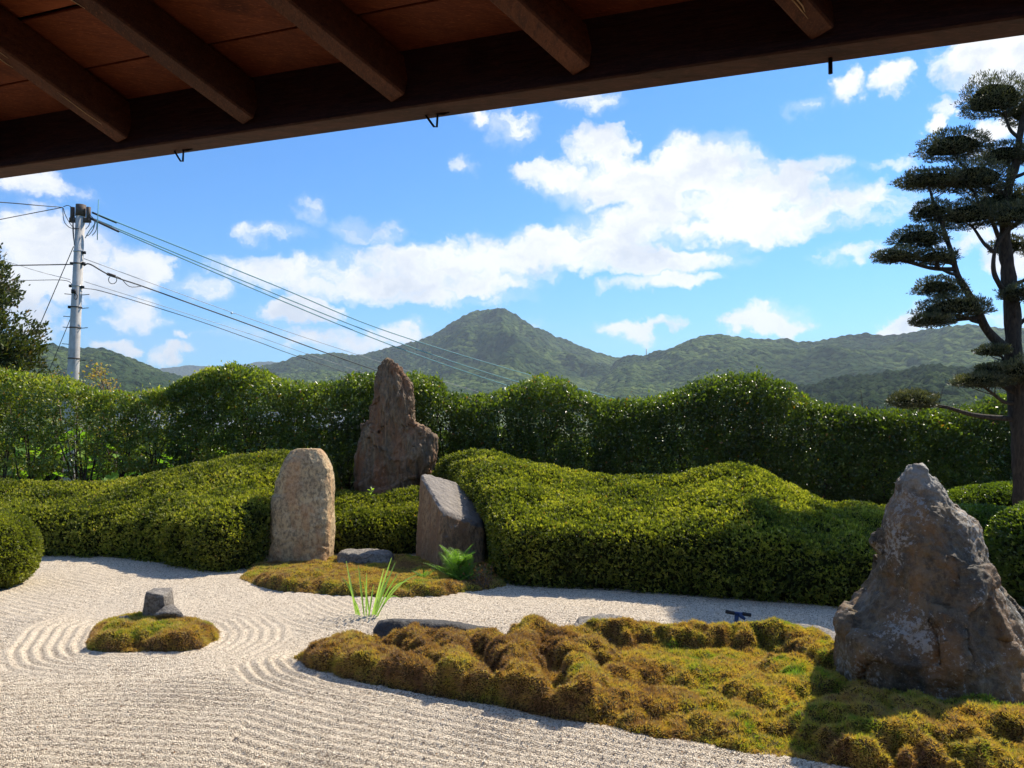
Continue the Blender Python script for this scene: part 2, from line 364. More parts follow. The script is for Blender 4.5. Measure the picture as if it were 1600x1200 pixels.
M['azalea'] = leaf_mat('azalea_leaves', [(0.0, (0.045, 0.06, 0.012)), (0.35, (0.12, 0.135, 0.022)), (0.7, (0.25, 0.25, 0.042)), (0.93, (0.38, 0.35, 0.075)), (1.0, (0.30, 0.16, 0.05))], 0.5, 0.3, (0.45, 0.5, 0.1), 0.35)
M['camellia'] = leaf_mat('camellia_leaves', [(0.0, (0.035, 0.055, 0.014)), (0.45, (0.09, 0.125, 0.024)), (0.8, (0.19, 0.225, 0.045)), (0.95, (0.32, 0.31, 0.07)), (1.0, (0.26, 0.12, 0.04))], 0.34, 0.30, (0.45, 0.5, 0.08), 0.5)
M['pine'] = leaf_mat('pine_needles', [(0.0, (0.014, 0.018, 0.008)), (0.5, (0.05, 0.055, 0.02)), (1.0, (0.22, 0.20, 0.085))], 0.5, 0.12, (0.4, 0.45, 0.1), 0.4)
M['conifer'] = leaf_mat('conifer_sprays', [(0.0, (0.02, 0.035, 0.012)), (0.5, (0.055, 0.07, 0.02)), (0.8, (0.09, 0.11, 0.03)), (1.0, (0.17, 0.10, 0.045))], 0.6, 0.2, (0.45, 0.45, 0.1), 0.3)
M['bright'] = leaf_mat('fresh_green_leaf', [(0.0, (0.06, 0.125, 0.02)), (0.6, (0.14, 0.24, 0.045)), (1.0, (0.24, 0.33, 0.08))], 0.45, 0.4, (0.42, 0.5, 0.08), 0.4)
M['grass'] = leaf_mat('grass_blade_green', [(0.0, (0.12, 0.22, 0.05)), (1.0, (0.30, 0.40, 0.15))], 0.4, 0.35, (0.42, 0.5, 0.15), 0.5)
M['dry'] = leaf_mat('dry_leaf', [(0.0, (0.12, 0.05, 0.02)), (1.0, (0.30, 0.17, 0.07))], 0.7, 0.2, (0.5, 0.35, 0.15), 0.2)
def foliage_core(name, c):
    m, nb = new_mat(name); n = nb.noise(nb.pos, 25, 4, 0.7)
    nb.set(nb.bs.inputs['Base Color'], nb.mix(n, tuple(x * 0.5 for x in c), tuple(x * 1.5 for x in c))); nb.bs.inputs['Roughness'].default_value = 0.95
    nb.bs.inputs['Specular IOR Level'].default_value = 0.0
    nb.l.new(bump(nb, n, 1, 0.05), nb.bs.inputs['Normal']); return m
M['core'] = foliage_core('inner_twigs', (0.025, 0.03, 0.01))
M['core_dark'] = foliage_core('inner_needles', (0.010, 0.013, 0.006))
def bark(name, a, b):
    m, nb = new_mat(name); v = nb.vmath('MULTIPLY', nb.pos, (1, 1, 0.25)); n = nb.noise(v, 30, 5, 0.7, 0.5)
    nb.set(nb.bs.inputs['Base Color'], nb.ramp(n, [(0.35, a), (0.65, b)])); nb.l.new(bump(nb, n, 1, 0.03), nb.bs.inputs['Normal']); return m
M['bark'] = bark('dark_bark', (0.022, 0.016, 0.011), (0.085, 0.062, 0.042)); M['bark_grey'] = bark('grey_bark', (0.07, 0.055, 0.04), (0.20, 0.16, 0.12))

def wood_mat(name, a, b, sc, flecks=False):
    m, nb = new_mat(name)
    v = nb.node('ShaderNodeTexCoord').outputs['UV']
    n = nb.noise(nb.vmath('MULTIPLY', nb.pos, sc), 6, 6, 0.65, 0.8)
    c = nb.ramp(n, [(0.3, a), (0.7, b)])
    r = nb.node('ShaderNodeObjectInfo').outputs['Random']
    c = nb.mix(nb.math('MULTIPLY', r, 0.75), c, tuple(x * 0.55 for x in a))
    kn = nb.maprange(nb.vor(nb.vmath('MULTIPLY', nb.pos, (2.2, 5, 2.2)), 1.0), 0.05, 0.16, 0.75, 0.0); c = nb.mix(kn, c, tuple(x * 0.35 for x in a))
    st = nb.maprange(nb.noise(nb.pos, 2.3, 6, 0.7, 1.5), 0.5, 0.72, 0, 0.55); c = nb.mix(st, c, tuple(x * 0.45 for x in a))
    gr = nb.noise(nb.vmath('MULTIPLY', nb.pos, tuple(x * 2.5 for x in sc)), 14, 3, 0.6); c = nb.mix(nb.maprange(gr, .5, .8, 0, .5), c, tuple(min(1, x * 1.5) for x in b))
    nb.set(nb.bs.inputs['Base Color'], c); nb.bs.inputs['Roughness'].default_value = 0.65
    nb.l.new(bump(nb, n, 0.6, 0.004), nb.bs.inputs['Normal']); return m
M['beam'] = wood_mat('dark_brown_beam', (0.035, 0.016, 0.011), (0.12, 0.05, 0.032), (1.5, 4, 20))
M['rafter'] = wood_mat('brown_rafter', (0.075, 0.028, 0.015), (0.27, 0.10, 0.042), (14, 2.5, 14))
M['fleck'] = plain('raw_wood_split', (0.55, 0.38, 0.2), 0.7)
M['board'] = wood_mat('red_brown_board', (0.20, 0.05, 0.02), (0.44, 0.135, 0.045), (1.6, 14, 10))
M['cover'] = plain('roof_covering', (0.08, 0.08, 0.085), 0.8)
M['iron'] = plain('black_iron', (0.03, 0.03, 0.032), 0.5, 0.6)
M['cable'] = plain('black_cable', (0.025, 0.026, 0.03), 0.5)
M['cable_green'] = plain('green_coated_cable', (0.10, 0.30, 0.34), 0.5)
M['cable_light'] = plain('grey_wire', (0.22, 0.23, 0.25), 0.4, 0.3)
def concrete():
    m, nb = new_mat('pole_concrete'); n = nb.noise(nb.pos, 4, 6, 0.7); st = nb.noise(nb.vmath('MULTIPLY', nb.pos, (6, 6, 0.4)), 3, 4)
    c = nb.ramp(n, [(0.3, (0.36, 0.34, 0.31)), (0.7, (0.55, 0.53, 0.50))]); c = nb.mix(nb.maprange(st, 0.5, 0.75, 0, 0.5), c, (0.22, 0.19, 0.16))
    nb.set(nb.bs.inputs['Base Color'], c); nb.l.new(bump(nb, n, 0.4, 0.01), nb.bs.inputs['Normal']); return m
M['concrete'] = concrete(); M['rust'] = plain('dark_rusty_steel', (0.10, 0.075, 0.06), 0.7, 0.2)
M['white'] = plain('white_ceramic', (0.8, 0.8, 0.78), 0.3)
M['steel'] = plain('galvanised_steel', (0.45, 0.46, 0.47), 0.4, 0.7)
M['blue'] = plain('dark_blue_plastic', (0.02, 0.05, 0.14), 0.35, 0.0, 0.15); M['rubber'] = plain('black_rubber', (0.02, 0.02, 0.022), 0.6)

def forest_mat(name, cell, dark, light, patch_tone=None):
    m, nb = new_mat(name); v = nb.pos
    vo = nb.node('ShaderNodeTexVoronoi'); nb.set(vo.inputs['Vector'], v); vo.inputs['Scale'].default_value = 1 / cell
    sc = nb.node('ShaderNodeSeparateColor'); nb.l.new(vo.outputs['Color'], sc.inputs[0])
    c = nb.mix(sc.outputs[0], dark, light)
    big = nb.maprange(nb.noise(v, 1 / (cell * 22), 5, 0.6), 0.42, 0.58)
    c = nb.mix(nb.math('MULTIPLY', big, 0.75), c, patch_tone or tuple(x * 0.5 for x in dark))  # broad noise patches mixed towards a darker tone
    nb.set(nb.bs.inputs['Base Color'], c); nb.bs.inputs['Roughness'].default_value = 1; nb.bs.inputs['Specular IOR Level'].default_value = 0
    b1 = bump(nb, nb.noise(v, 1 / (cell * 4), 6, 0.7), 0.9, cell * 2.5)
    b2 = bump(nb, nb.math('SUBTRACT', 1.0, vo.outputs['Distance']), 1.0, cell * 0.9, b1)
    nb.l.new(b2, nb.bs.inputs['Normal']); return m
M['forest'] = forest_mat('mixed_forest', 15, (0.04, 0.075, 0.024), (0.13, 0.175, 0.055), (0.02, 0.042, 0.022))
M['forest_far'] = forest_mat('far_forest', 25, (0.03, 0.05, 0.02), (0.07, 0.10, 0.035))
M['forest_near'] = forest_mat('cedar_forest', 6, (0.022, 0.042, 0.016), (0.07, 0.10, 0.035), (0.018, 0.034, 0.016))

# ------------------------------------------------------------------ ground, soil, mountains
def make_ground():
    ys = np.concatenate([[-40], np.linspace(-8, 30, 39), [40, 60, 90, 140, 200, 300, 450, 650, 900, 1300, 2000, 3200, 5000, 7600]])
    xs = np.concatenate([-np.array([7000, 4500, 2800, 1700, 1000, 600, 350, 200, 120, 70, 40]), np.linspace(-24, 24, 25), np.array([40, 70, 120, 200, 350, 600, 1000, 1700, 2800, 4500, 7000])])
    X, Y = np.meshgrid(xs, ys); Z = -0.06 - 2.4 * sstep(Y, 17.5, 30) - 4 * sstep(np.hypot(X, Y), 60, 400)
    V = np.stack([X, Y, Z], -1).reshape(-1, 3); q = grid_faces(len(ys), len(xs))
    cy = V[q].mean(1); mi = ((cy[:, 1] > 17) | (np.abs(cy[:, 0]) > 24)).astype(int)
    me = np_mesh('ground', V, q, [M['soil'], M['field']], True, midx=mi); link('ground', me, kind='structure')
make_ground()
def ridge_z(pts, D):
    pts = sorted(pts); a = np.array([math.atan2(ray(p[0], 600)[0], ray(p[0], 600)[1]) for p in pts])
    z = np.array([P(p[0], p[1], D * math.cos(aa))[2] for p, aa in zip(pts, a)]); return a, z
def mountain(name, pts, D, depth, mat, nu, nv, gul, seed, crown, crown_h, base=-6.5, back=0.5, label=None, pw=1.15):
    a, z = ridge_z(pts, D); A = np.linspace(a[0], a[-1], nu); Zr = np.interp(A, a, z)
    k = np.ones(9) / 9; Zs = np.convolve(np.pad(Zr, 4, 'edge'), k, 'valid'); Zr = Zs
    t = np.concatenate([np.linspace(0, 1, nv) ** 0.85, 1 + np.linspace(0.03, back, 10)])
    AA, TT = np.meshgrid(A, t); r = D - depth * (1 - TT)
    X = r * np.sin(AA); Y = r * np.cos(AA); p = np.stack([X.ravel() / gul, Y.ravel() / gul * 0.55, np.full(X.size, seed)], 1)
    rg = ridged(p, 5).reshape(X.shape); warp = fbm(p * 0.7 + 5, 2).reshape(X.shape)
    zr = np.interp((AA + warp * 0.035 * (1 - np.clip(TT, 0, 1)) * 1.2).ravel(), A, Zr).reshape(X.shape)
    prof = np.where(TT <= 1, TT ** pw, 1 - (TT - 1) ** 1.2 * 0.9)
    amp = np.clip(1 - TT, 0, 1) ** 0.6 * np.clip(TT * 3, 0, 1)
    Z = base + (zr - base) * prof * (1 + 1.15 * amp * (rg - 0.55))
    c = cells(np.stack([X.ravel() / crown, Y.ravel() / crown], 1)).reshape(X.shape)
    c2 = fbm(np.stack([X.ravel() / crown / 5, Y.ravel() / crown / 5, Z.ravel() * 0], 1), 3).reshape(X.shape)
    Z = Z + crown_h * (0.7 - c) * np.clip(TT * 5, 0, 1) + crown_h * 1.2 * c2 * np.clip(TT * 4, 0, 1)
    V = np.stack([X, Y, Z], -1).reshape(-1, 3)
    o = link(name, np_mesh(name, V, grid_faces(len(t), nu)[:, ::-1], mat, True), kind='structure')
    if label: o['label'] = label
    return o
mountain('mountain', [(-900, 560), (200, 590), (260, 574), (285, 572), (320, 574), (350, 573), (385, 571), (420, 566), (480, 575), (900, 590), (2500, 560)], 5600, 1500, M['forest_far'], 500, 26, 900, 3.3, 50, 12)
mountain('mountain', [(-700, 585), (-300, 560), (-100, 575), (0, 556), (45, 541), (75, 538), (105, 545), (130, 545), (155, 542), (185, 551), (215, 566), (250, 579), (285, 592), (320, 606), (420, 626), (520, 640)], 1500, 800, M['forest'], 480, 80, 330, 1.7, 13, 6)
mountain('mountain', [(120, 640), (300, 612), (345, 598), (400, 577), (425, 569), (455, 559), (490, 553), (520, 552), (560, 556), (600, 549), (650, 538), (680, 523), (705, 507), (730, 496), (755, 490), (780, 483), (800, 491), (825, 505), (860, 522), (890, 535), (925, 549), (960, 560), (990, 563), (1040, 566), (1100, 580), (1200, 604), (1330, 632)],
         2300, 1200, M['forest'], 760, 125, 400, 8.2, 16, 6.5)
mountain('mountain', [(880, 640), (940, 590), (965, 566), (990, 557), (1010, 558), (1035, 553), (1065, 538), (1100, 526), (1125, 522), (1160, 526), (1190, 529), (1220, 531), (1250, 535), (1290, 530), (1330, 524), (1360, 521), (1395, 524), (1430, 524), (1460, 518), (1500, 509), (1530, 508), (1600, 512), (1700, 500), (1900, 520), (2300, 560)],
         1900, 1000, M['forest'], 760, 115, 360, 5.4, 15, 6)
mountain('hill', [(1020, 640), (1100, 632), (1200, 618), (1265, 606), (1310, 598), (1345, 590), (1390, 586), (1430, 583), (1470, 581), (1510, 585), (1560, 588), (1650, 580), (1850, 590), (2200, 600)], 760, 330, M['forest_near'], 560, 64, 150, 2.9, 8, 7)
def mast(px, py0, py1, D, label):
    p0 = P(px, py0, D); p1 = P(px, py1, D); t = thing('radio_mast', label, 'mast', p0); h = p1[2] - p0[2]; w = 1.6
    for sx in (-1, 1):
        for sy in (-1, 1):
            MB().tube([p0 + [sx * w, sy * w, -14], p1 + [sx * w * 0.3, sy * w * 0.3, 0]], 0.45, 4).build('mast_leg', M['steel'], t)
    mb = MB()
    for k in range(8):
        z0, z1 = h * k / 8, h * (k + 1) / 8; a = w * (1 - 0.7 * k / 8)
        mb.tube([p0 + [-a, -a, z0], p0 + [a, -a, z1]], 0.25, 4); mb.tube([p0 + [a, a, z0], p0 + [-a, a, z1]], 0.25, 4)
    mb.build('bracing', M['steel'], t)
mast(793, 495, 484, 2290, 'tiny lattice radio mast on the summit of the pointed central mountain')
mast(1010, 560, 545, 1890, 'tiny lattice radio mast in the saddle right of the central mountain')
print('terrain', time.time() - T0)

# ------------------------------------------------------------------ distance to polylines
def seg_dist(p, poly, closed=False):
    poly = np.asarray(poly, dtype=float)[:, :2]; best = np.full(len(p), 1e9)
    n = len(poly); rngk = range(n if closed else n - 1)
    for k in rngk:
        a = poly[k]; b = poly[(k + 1) % n]; ab = b - a
        t = np.clip(((p - a) @ ab) / (ab @ ab + 1e-12), 0, 1); d = p - a - t[:, None] * ab
        best = np.minimum(best, np.hypot(d[:, 0], d[:, 1]))
    return best
def inside(p, poly):
    poly = np.asarray(poly)[:, :2]; c = np.zeros(len(p), dtype=bool); n = len(poly)
    for k in range(n):
        a = poly[k]; b = poly[(k + 1) % n]
        cond = ((a[1] > p[:, 1]) != (b[1] > p[:, 1])) & (p[:, 0] < (b[0] - a[0]) * (p[:, 1] - a[1]) / (b[1] - a[1] + 1e-12) + a[0])
        c ^= cond
    return c
def catmull(pts, n):
    pts = np.asarray(pts, dtype=float); t = np.linspace(0, len(pts) - 1, n); out = []
    q = np.concatenate([[2 * pts[0] - pts[1]], pts, [2 * pts[-1] - pts[-2]]])
    for x in t:
        i = min(int(x), len(pts) - 2); f = x - i; a, b, c, d = q[i:i + 4]
        out.append(0.5 * (2 * b + (c - a) * f + (2 * a - 5 * b + 4 * c - d) * f * f + (3 * b - a - 3 * c + d) * f ** 3))
    return np.array(out)

main_near = [(458, 1030), (475, 1044), (520, 1058), (560, 1066), (620, 1078), (680, 1088), (740, 1098), (800, 1110), (860, 1122), (930, 1134), (1000, 1150), (1080, 1163), (1180, 1180), (1260, 1192), (1340, 1206), (1450, 1230), (1700, 1260)]
main_far = [(1800, 1010), (1500, 985), (1400, 988), (1300, 1003), (1180, 1004), (1060, 1002), (940, 1000), (860, 1004), (700, 1004), (600, 1006), (520, 1012), (475, 1022)]
MAIN = np.array([G(*p)[:2] for p in main_near + main_far])
SMALL = np.array([G(*p)[:2] for p in [(136, 1005), (140, 1016), (165, 1020), (200, 1021), (250, 1020), (290, 1018), (320, 1012), (340, 1000), (344, 990), (330, 976), (290, 968), (240, 962), (190, 964), (150, 978)]])
BACKM = np.array([G(*p)[:2] for p in [(375, 905), (400, 915), (440, 924), (500, 928), (560, 932), (620, 934), (680, 933), (730, 926), (790, 916), (780, 880), (650, 872), (540, 872), (460, 872), (400, 878)]])
hedge_line = [(-400, 868), (0, 868), (60, 867), (150, 868), (230, 873), (290, 884), (340, 891), (400, 884), (440, 878), (520, 868), (700, 880), (760, 905), (830, 913), (900, 918), (1000, 924), (1100, 934), (1200, 942), (1340, 950), (1500, 960), (1750, 975)]
HEDGE = np.array([G(*p)[:2] for p in hedge_line])

# ------------------------------------------------------------------ raked gravel
def make_gravel():
    nr, nc = 500, 580
    ys = 2.0 * (12.2 / 2.0) ** np.linspace(0, 1, nr); tt = np.linspace(-1, 1, nc)
    Y, Tt = np.meshgrid(ys, tt, indexing='ij'); X = Tt * (Y * 0.78 + 1.2); p = np.stack([X.ravel(), Y.ravel()], 1)
    wob = fbm(np.c_[p * 0.6, np.zeros(len(p))], 2) * 0.04
    dm = seg_dist(p, MAIN, True); ds = seg_dist(p, SMALL, True); dh = seg_dist(p, HEDGE); db = seg_dist(p, BACKM, True)
    near = np.array([G(*q)[:2] for q in [(-900, 1130), (-200, 1078), (200, 1062), (420, 1070)] + main_near[4:]]); dn = seg_dist(p, near)
    left = p[:, 0] < -1.2
    field = np.where(p[:, 1] < 6.1 + 0.0 * p[:, 0], dn, dh)
    ph = np.where(ds < 0.62, ds, np.where((dm < 0.50) | (p[:, 0] > -1.7) & (p[:, 1] < 6.3), dm, field))
    edge = np.minimum(np.abs(ds - 0.62), np.where(left, np.abs(dm - 0.50), 9)); edge = np.minimum(edge, np.where((ds > .62) & (dm > .5) & (p[:, 0] < -1.7), np.abs(p[:, 1] - 6.1), 9))
    SPC = 0.092
    ph = ph + wob
    amp = 0.0145 * np.where(ds < 0.62, 0.72, 1.0) * (0.35 + 0.65 * sstep(edge, 0, 0.05)) * np.clip(0.75 + 0.9 * fbm(np.c_[p * 1.1, np.full(len(p), 3.0)], 3), 0.75, 1.2)
    amp = amp * np.where(p[:, 1] > 7.6, 0.55, 1.0)
    s = np.sin(2 * np.pi * ph / SPC); Z = amp * np.sign(s) * np.abs(s) ** 0.8
    rs = np.random.RandomState(3)
    Z = Z + 0.012 * fbm(np.c_[p * 1.7, np.zeros(len(p))], 3) + 0.0035 * fbm(np.c_[p * 22, np.zeros(len(p))], 2) + rs.normal(size=len(p)) * 0.0014
    V = np.c_[p, Z]
    link('gravel', np_mesh('gravel', V, grid_faces(nr, nc), M['gravel'], True), kind='structure', label='raked pale gravel bed')
    # loose grains: small real stones lying on the near part
    n = 85000; rs = np.random.RandomState(4)
    y = 4.0 * (9.6 / 4.0) ** rs.rand(n); x = (rs.rand(n) * 2 - 1) * (y * 0.68)
    q = np.stack([x, y], 1); ok = ~(inside(q, MAIN) | inside(q, SMALL)); x, y = x[ok], y[ok]; n = len(x)
    gi = np.log(y / 2.0) / np.log(6.1) * (nr - 1); gj = (x / (y * 0.78 + 1.2) + 1) / 2 * (nc - 1)
    Zg = Z.reshape(nr, nc)[np.clip(np.rint(gi).astype(int), 0, nr - 1), np.clip(np.rint(gj).astype(int), 0, nc - 1)]
    r = (0.0030 + 0.0034 * rs.rand(n) ** 2)[:, None, None]
    base = np.array([[1, 0, 0], [-0.5, 0.87, 0], [-0.5, -0.87, 0], [0, 0, 0.9]]); ang = rs.rand(n) * 6.28; c, s = np.cos(ang), np.sin(ang)
    B = np.empty((n, 4, 3)); B[:, :, 0] = c[:, None] * base[:, 0] - s[:, None] * base[:, 1]; B[:, :, 1] = s[:, None] * base[:, 0] + c[:, None] * base[:, 1]; B[:, :, 2] = base[:, 2]
    B += rs.normal(size=B.shape) * 0.25; Vg = (B * r + np.stack([x, y, Zg], 1)[:, None]).reshape(-1, 3)
    b = np.arange(n)[:, None] * 4; Fg = np.concatenate([b + [0, 1, 3], b + [1, 2, 3], b + [2, 0, 3]], 1).reshape(-1, 3)
    m, nb = new_mat('gravel_grains'); nb.set(nb.bs.inputs['Base Color'], nb.ramp(attr(nb, 'tint'), [(0, (0.10, 0.08, 0.06)), (0.25, (0.32, 0.26, 0.20)), (0.7, (0.62, 0.53, 0.41)), (1, (0.85, 0.77, 0.64))]))
    link('gravel_grains', np_mesh('gravel_grains', Vg, Fg, m, attr={'tint': np.repeat(rs.rand(n), 3)}), kind='stuff', label='loose gravel grains', category='gravel')
make_gravel()
print('gravel', time.time() - T0)

# ------------------------------------------------------------------ moss
def moss_object(name, label, poly, humps, x0, x1, y0, y1, step, per_m2, seed, base_h=0.03, edge_w=0.10, rough=0.036, tone=None, group=None):
    xs = np.arange(x0, x1, step); ys = np.arange(y0, y1, step); X, Y = np.meshgrid(xs, ys); p = np.stack([X.ravel(), Y.ravel()], 1)
    jit = np.c_[fbm(np.c_[p * 7, np.full(len(p), seed)], 3), fbm(np.c_[p * 7 + 40, np.full(len(p), seed)], 3)]
    pe = p + jit * 0.035
    ins = inside(pe, poly); d = seg_dist(pe, poly, True); sd = np.where(ins, d, -d)
    e = np.clip(sd / edge_w, 0, 1); e = 1 - (1 - e) ** 2.2
    pw = p + jit * 0.10; jb = fbm(np.c_[p * 4.5, np.full(len(p), seed + 5.0)], 3)
    hh = np.zeros(len(p))
    for (line, r, h) in humps:
        L = np.array([G(a, b, max(0.0, h * 0.6))[:2] if True else 0 for a, b in line]) if len(line) > 1 else None
        if L is None:
            c = G(line[0][0], line[0][1], h * 0.6)[:2]; dd = np.hypot(pw[:, 0] - c[0], (pw[:, 1] - c[1]))
        else: dd = seg_dist(pw, L)
        dd = dd * (1 + 0.55 * jb); v = 0.84 * h * np.clip(1 - (dd / (r * 1.12)) ** 2, 0, 1) ** 0.75; hh = np.maximum(hh, v) + 0.15 * np.minimum(hh, v)
    h = np.where(sd > 0, base_h * e + hh * np.clip(sd / 0.07, 0, 1) ** 0.5, -0.06)
    lump = 1 - cells(p * 7.5 + jit * 0.8, seed) * 1.3
    h = h + np.where(sd > 0, e * (rough * fbm(np.c_[p * 6, np.full(len(p), seed + 1.0)], 3) + rough * 0.45 * lump + 0.022 * fbm(np.c_[p * 2.7, np.full(len(p), seed + 8.0)], 3) + 0.010 * fbm(np.c_[p * 15, np.full(len(p), seed + 2.0)], 2) + 0.006 * fbm(np.c_[p * 40, np.zeros(len(p))], 2)), 0)
    keep = sd.reshape(X.shape) > -0.05; q = grid_faces(len(ys), len(xs))
    kq = keep.ravel()[q].any(1); V = np.c_[p, h]; q = q[kq]
    used = np.unique(q); rm = -np.ones(len(V), dtype=int); rm[used] = np.arange(len(used)); V = V[used]; q = rm[q]; sdv = sd[used]
    root = thing(name, label, 'moss', (*V[:, :2].mean(0), 0), group)
    link('moss_bed', np_mesh('moss_bed', V, q, M['moss_bed'], True), root)
    rng = np.random.RandomState(seed); T = tris_of(q)
    w = np.clip((sdv[T].mean(1) + 0.01) / 0.02, 0, 1)
    area = (np.linalg.norm(np.cross(V[T[:, 1]] - V[T[:, 0]], V[T[:, 2]] - V[T[:, 0]]), axis=1) * 0.5 * w).sum()
    n = int(area * per_m2); pt, nr, k = scatter(V, T, n, rng, w); nr[nr[:, 2] < 0] *= -1
    flow = unit(np.c_[fbm(pt * [6, 6, 6] + 3, 2), fbm(pt * [6, 6, 6] + 30, 2), np.zeros(n) - 0.15])
    d = unit(nr * 0.9 + rng.normal(size=(n, 3)) * 0.5 + flow * 0.55)
    L = 0.013 + 0.024 * rng.rand(n) ** 1.3; Wd = 0.0045 + 0.0038 * rng.rand(n)
    s = unit(np.cross(d, rng.normal(size=(n, 3)))); a = pt - nr * 0.003
    VV = np.stack([a - s * Wd[:, None] / 2, a + s * Wd[:, None] / 2, a + d * L[:, None]], 1).reshape(-1, 3)
    FF = np.arange(n * 3).reshape(-1, 3)
    tn = 0.42 + 0.55 * fbm(pt * 2.6 + seed, 3) + 0.30 * fbm(pt * 11 + 9, 2) + rng.normal(size=n) * 0.14
    if tone is not None: tn = tn + tone(pt)
    o = link('moss_strands', np_mesh('moss_strands', VV, FF, M['moss'], attr={'tint': np.clip(tn, 0, 1)}), root, kind='stuff')
    return root, n
hm = [([(490, 1030), (560, 1040)], 0.20, 0.13), ([(540, 1005), (610, 1030), (670, 1058)], 0.17, 0.17), ([(520, 1018), (600, 1050)], 0.18, 0.15), ([(640, 994), (655, 1010), (690, 1040), (715, 1052)], 0.12, 0.22),
      ([(630, 998), (760, 996)], 0.14, 0.13), ([(700, 1000), (720, 1040), (760, 1078)], 0.13, 0.20), ([(770, 1000), (800, 1040)], 0.13, 0.20), ([(830, 985), (812, 1020), (805, 1060), (840, 1088), (890, 1094), (925, 1072), (905, 1040)], 0.14, 0.23),
      ([(850, 990), (900, 1004), (930, 1018)], 0.18, 0.20), ([(870, 1015), (900, 1030)], 0.12, 0.18), ([(920, 985), (1030, 988), (1130, 990), (1230, 992)], 0.15, 0.185), ([(1200, 990), (1270, 1005), (1300, 1030)], 0.17, 0.20),
      ([(960, 1060), (1000, 1040)], 0.17, 0.10), ([(1040, 1040), (1090, 1060)], 0.22, 0.11), ([(940, 1100), (980, 1080)], 0.14, 0.11), ([(1010, 1100), (1080, 1100)], 0.22, 0.09), ([(1130, 1050), (1170, 1080)], 0.22, 0.11), ([(1200, 1090), (1240, 1070)], 0.2, 0.11),
      ([(1120, 1130), (1160, 1120)], 0.2, 0.07), ([(1240, 1040), (1280, 1070)], 0.2, 0.12), ([(1250, 1130), (1330, 1110)], 0.20, 0.11), ([(1330, 1130), (1400, 1090), (1600, 1080), (1750, 1090)], 0.26, 0.18),
      ([(1420, 1150), (1440, 1120)], 0.20, 0.21), ([(1500, 1150), (1530, 1120)], 0.20, 0.22), ([(1590, 1140), (1680, 1130)], 0.24, 0.24), ([(1340, 1180), (1350, 1165)], 0.14, 0.12), ([(1580, 1200), (1700, 1200)], 0.15, 0.10)]
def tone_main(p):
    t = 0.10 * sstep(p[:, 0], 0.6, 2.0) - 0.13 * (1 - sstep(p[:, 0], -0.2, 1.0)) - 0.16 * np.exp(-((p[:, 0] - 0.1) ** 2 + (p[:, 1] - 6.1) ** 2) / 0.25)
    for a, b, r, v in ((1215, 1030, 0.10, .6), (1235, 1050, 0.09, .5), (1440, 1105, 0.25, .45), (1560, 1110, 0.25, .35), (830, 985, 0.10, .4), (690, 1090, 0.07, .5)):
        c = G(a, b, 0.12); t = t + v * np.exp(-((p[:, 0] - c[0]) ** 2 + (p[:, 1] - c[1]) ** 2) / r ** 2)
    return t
xm = MAIN
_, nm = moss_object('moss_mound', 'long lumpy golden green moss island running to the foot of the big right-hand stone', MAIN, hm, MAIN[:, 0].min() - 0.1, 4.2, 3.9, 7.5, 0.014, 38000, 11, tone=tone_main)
_, n2_ = moss_object('moss_mound', 'small round mossy islet in the raked gravel carrying the squared grey stone', SMALL, [([(180, 1000), (200, 990)], 0.2, 0.12), ([(190, 990), (260, 988), (300, 992)], 0.2, 0.13), ([(265, 1003), (300, 1003)], 0.16, 0.13)],
                       SMALL[:, 0].min() - 0.1, SMALL[:, 0].max() + 0.1, SMALL[:, 1].min() - 0.1, SMALL[:, 1].max() + 0.1, 0.014, 42000, 21)
_, n3_ = moss_object('moss_mound', 'flat golden moss bed before the tan standing stone, behind the clump of grass blades', BACKM, [([(440, 905), (480, 900)], 0.3, 0.13), ([(520, 910), (560, 915)], 0.25, 0.10), ([(620, 918), (690, 918)], 0.25, 0.08)],
                       BACKM[:, 0].min() - 0.1, BACKM[:, 0].max() + 0.1, BACKM[:, 1].min() - 0.1, BACKM[:, 1].max() + 0.1, 0.02, 28000, 31)
print('moss', nm, n2_, n3_, time.time() - T0)

# ------------------------------------------------------------------ stones
def loft_rock(name, label, sil, front, back, base, seed, amp=(0.05, 0.02, 0.008), freq=(2.2, 7, 22), stretch=(1, 1, 1), mat=None, nu=150, nv=150, sup=2.6, cy=None, group=None, skew=0.0, chip=None):
    """sil: rows (z, xl, xr); depth half-widths interpolate front/back (z -> y)"""
    sil = np.array(sorted(sil)); z0, z1 = sil[0, 0], sil[-1, 0]; zz = z0 + (z1 - z0) * (1 - (1 - np.linspace(0, 1, nv)) ** 1.25)
    xl = np.interp(zz, sil[:, 0], sil[:, 1]); xr = np.interp(zz, sil[:, 0], sil[:, 2])
    fy = np.interp(zz, *np.array(front).T); by = np.interp(zz, *np.array(back).T)
    a = np.linspace(0, 2 * np.pi, nu, endpoint=False); ca, sa = np.cos(a), np.sin(a)
    k = (np.abs(ca) ** sup + np.abs(sa) ** sup) ** (-1 / sup)
    cx = (xl + xr) / 2; hx = (xr - xl) / 2; yc = (fy + by) / 2; hy = (by - fy) / 2
    X = cx[:, None] + hx[:, None] * (k * ca)[None]; Y = yc[:, None] + hy[:, None] * (k * sa)[None] + skew * (X - cx[:, None]); Z = np.repeat(zz[:, None], nu, 1)
    V = np.stack([X, Y, Z], -1).reshape(-1, 3)
    V = np.concatenate([V, [[cx[-1], yc[-1], zz[-1] + 0.005]]]); q = grid_faces(nv, nu, True)
    j = np.arange(nu); top = np.stack([(nv - 1) * nu + j, (nv - 1) * nu + (j + 1) % nu, np.full(nu, nv * nu)], 1)
    return finish_rock(name, label, V, [q, top], seed, amp, freq, stretch, mat, group, chip)
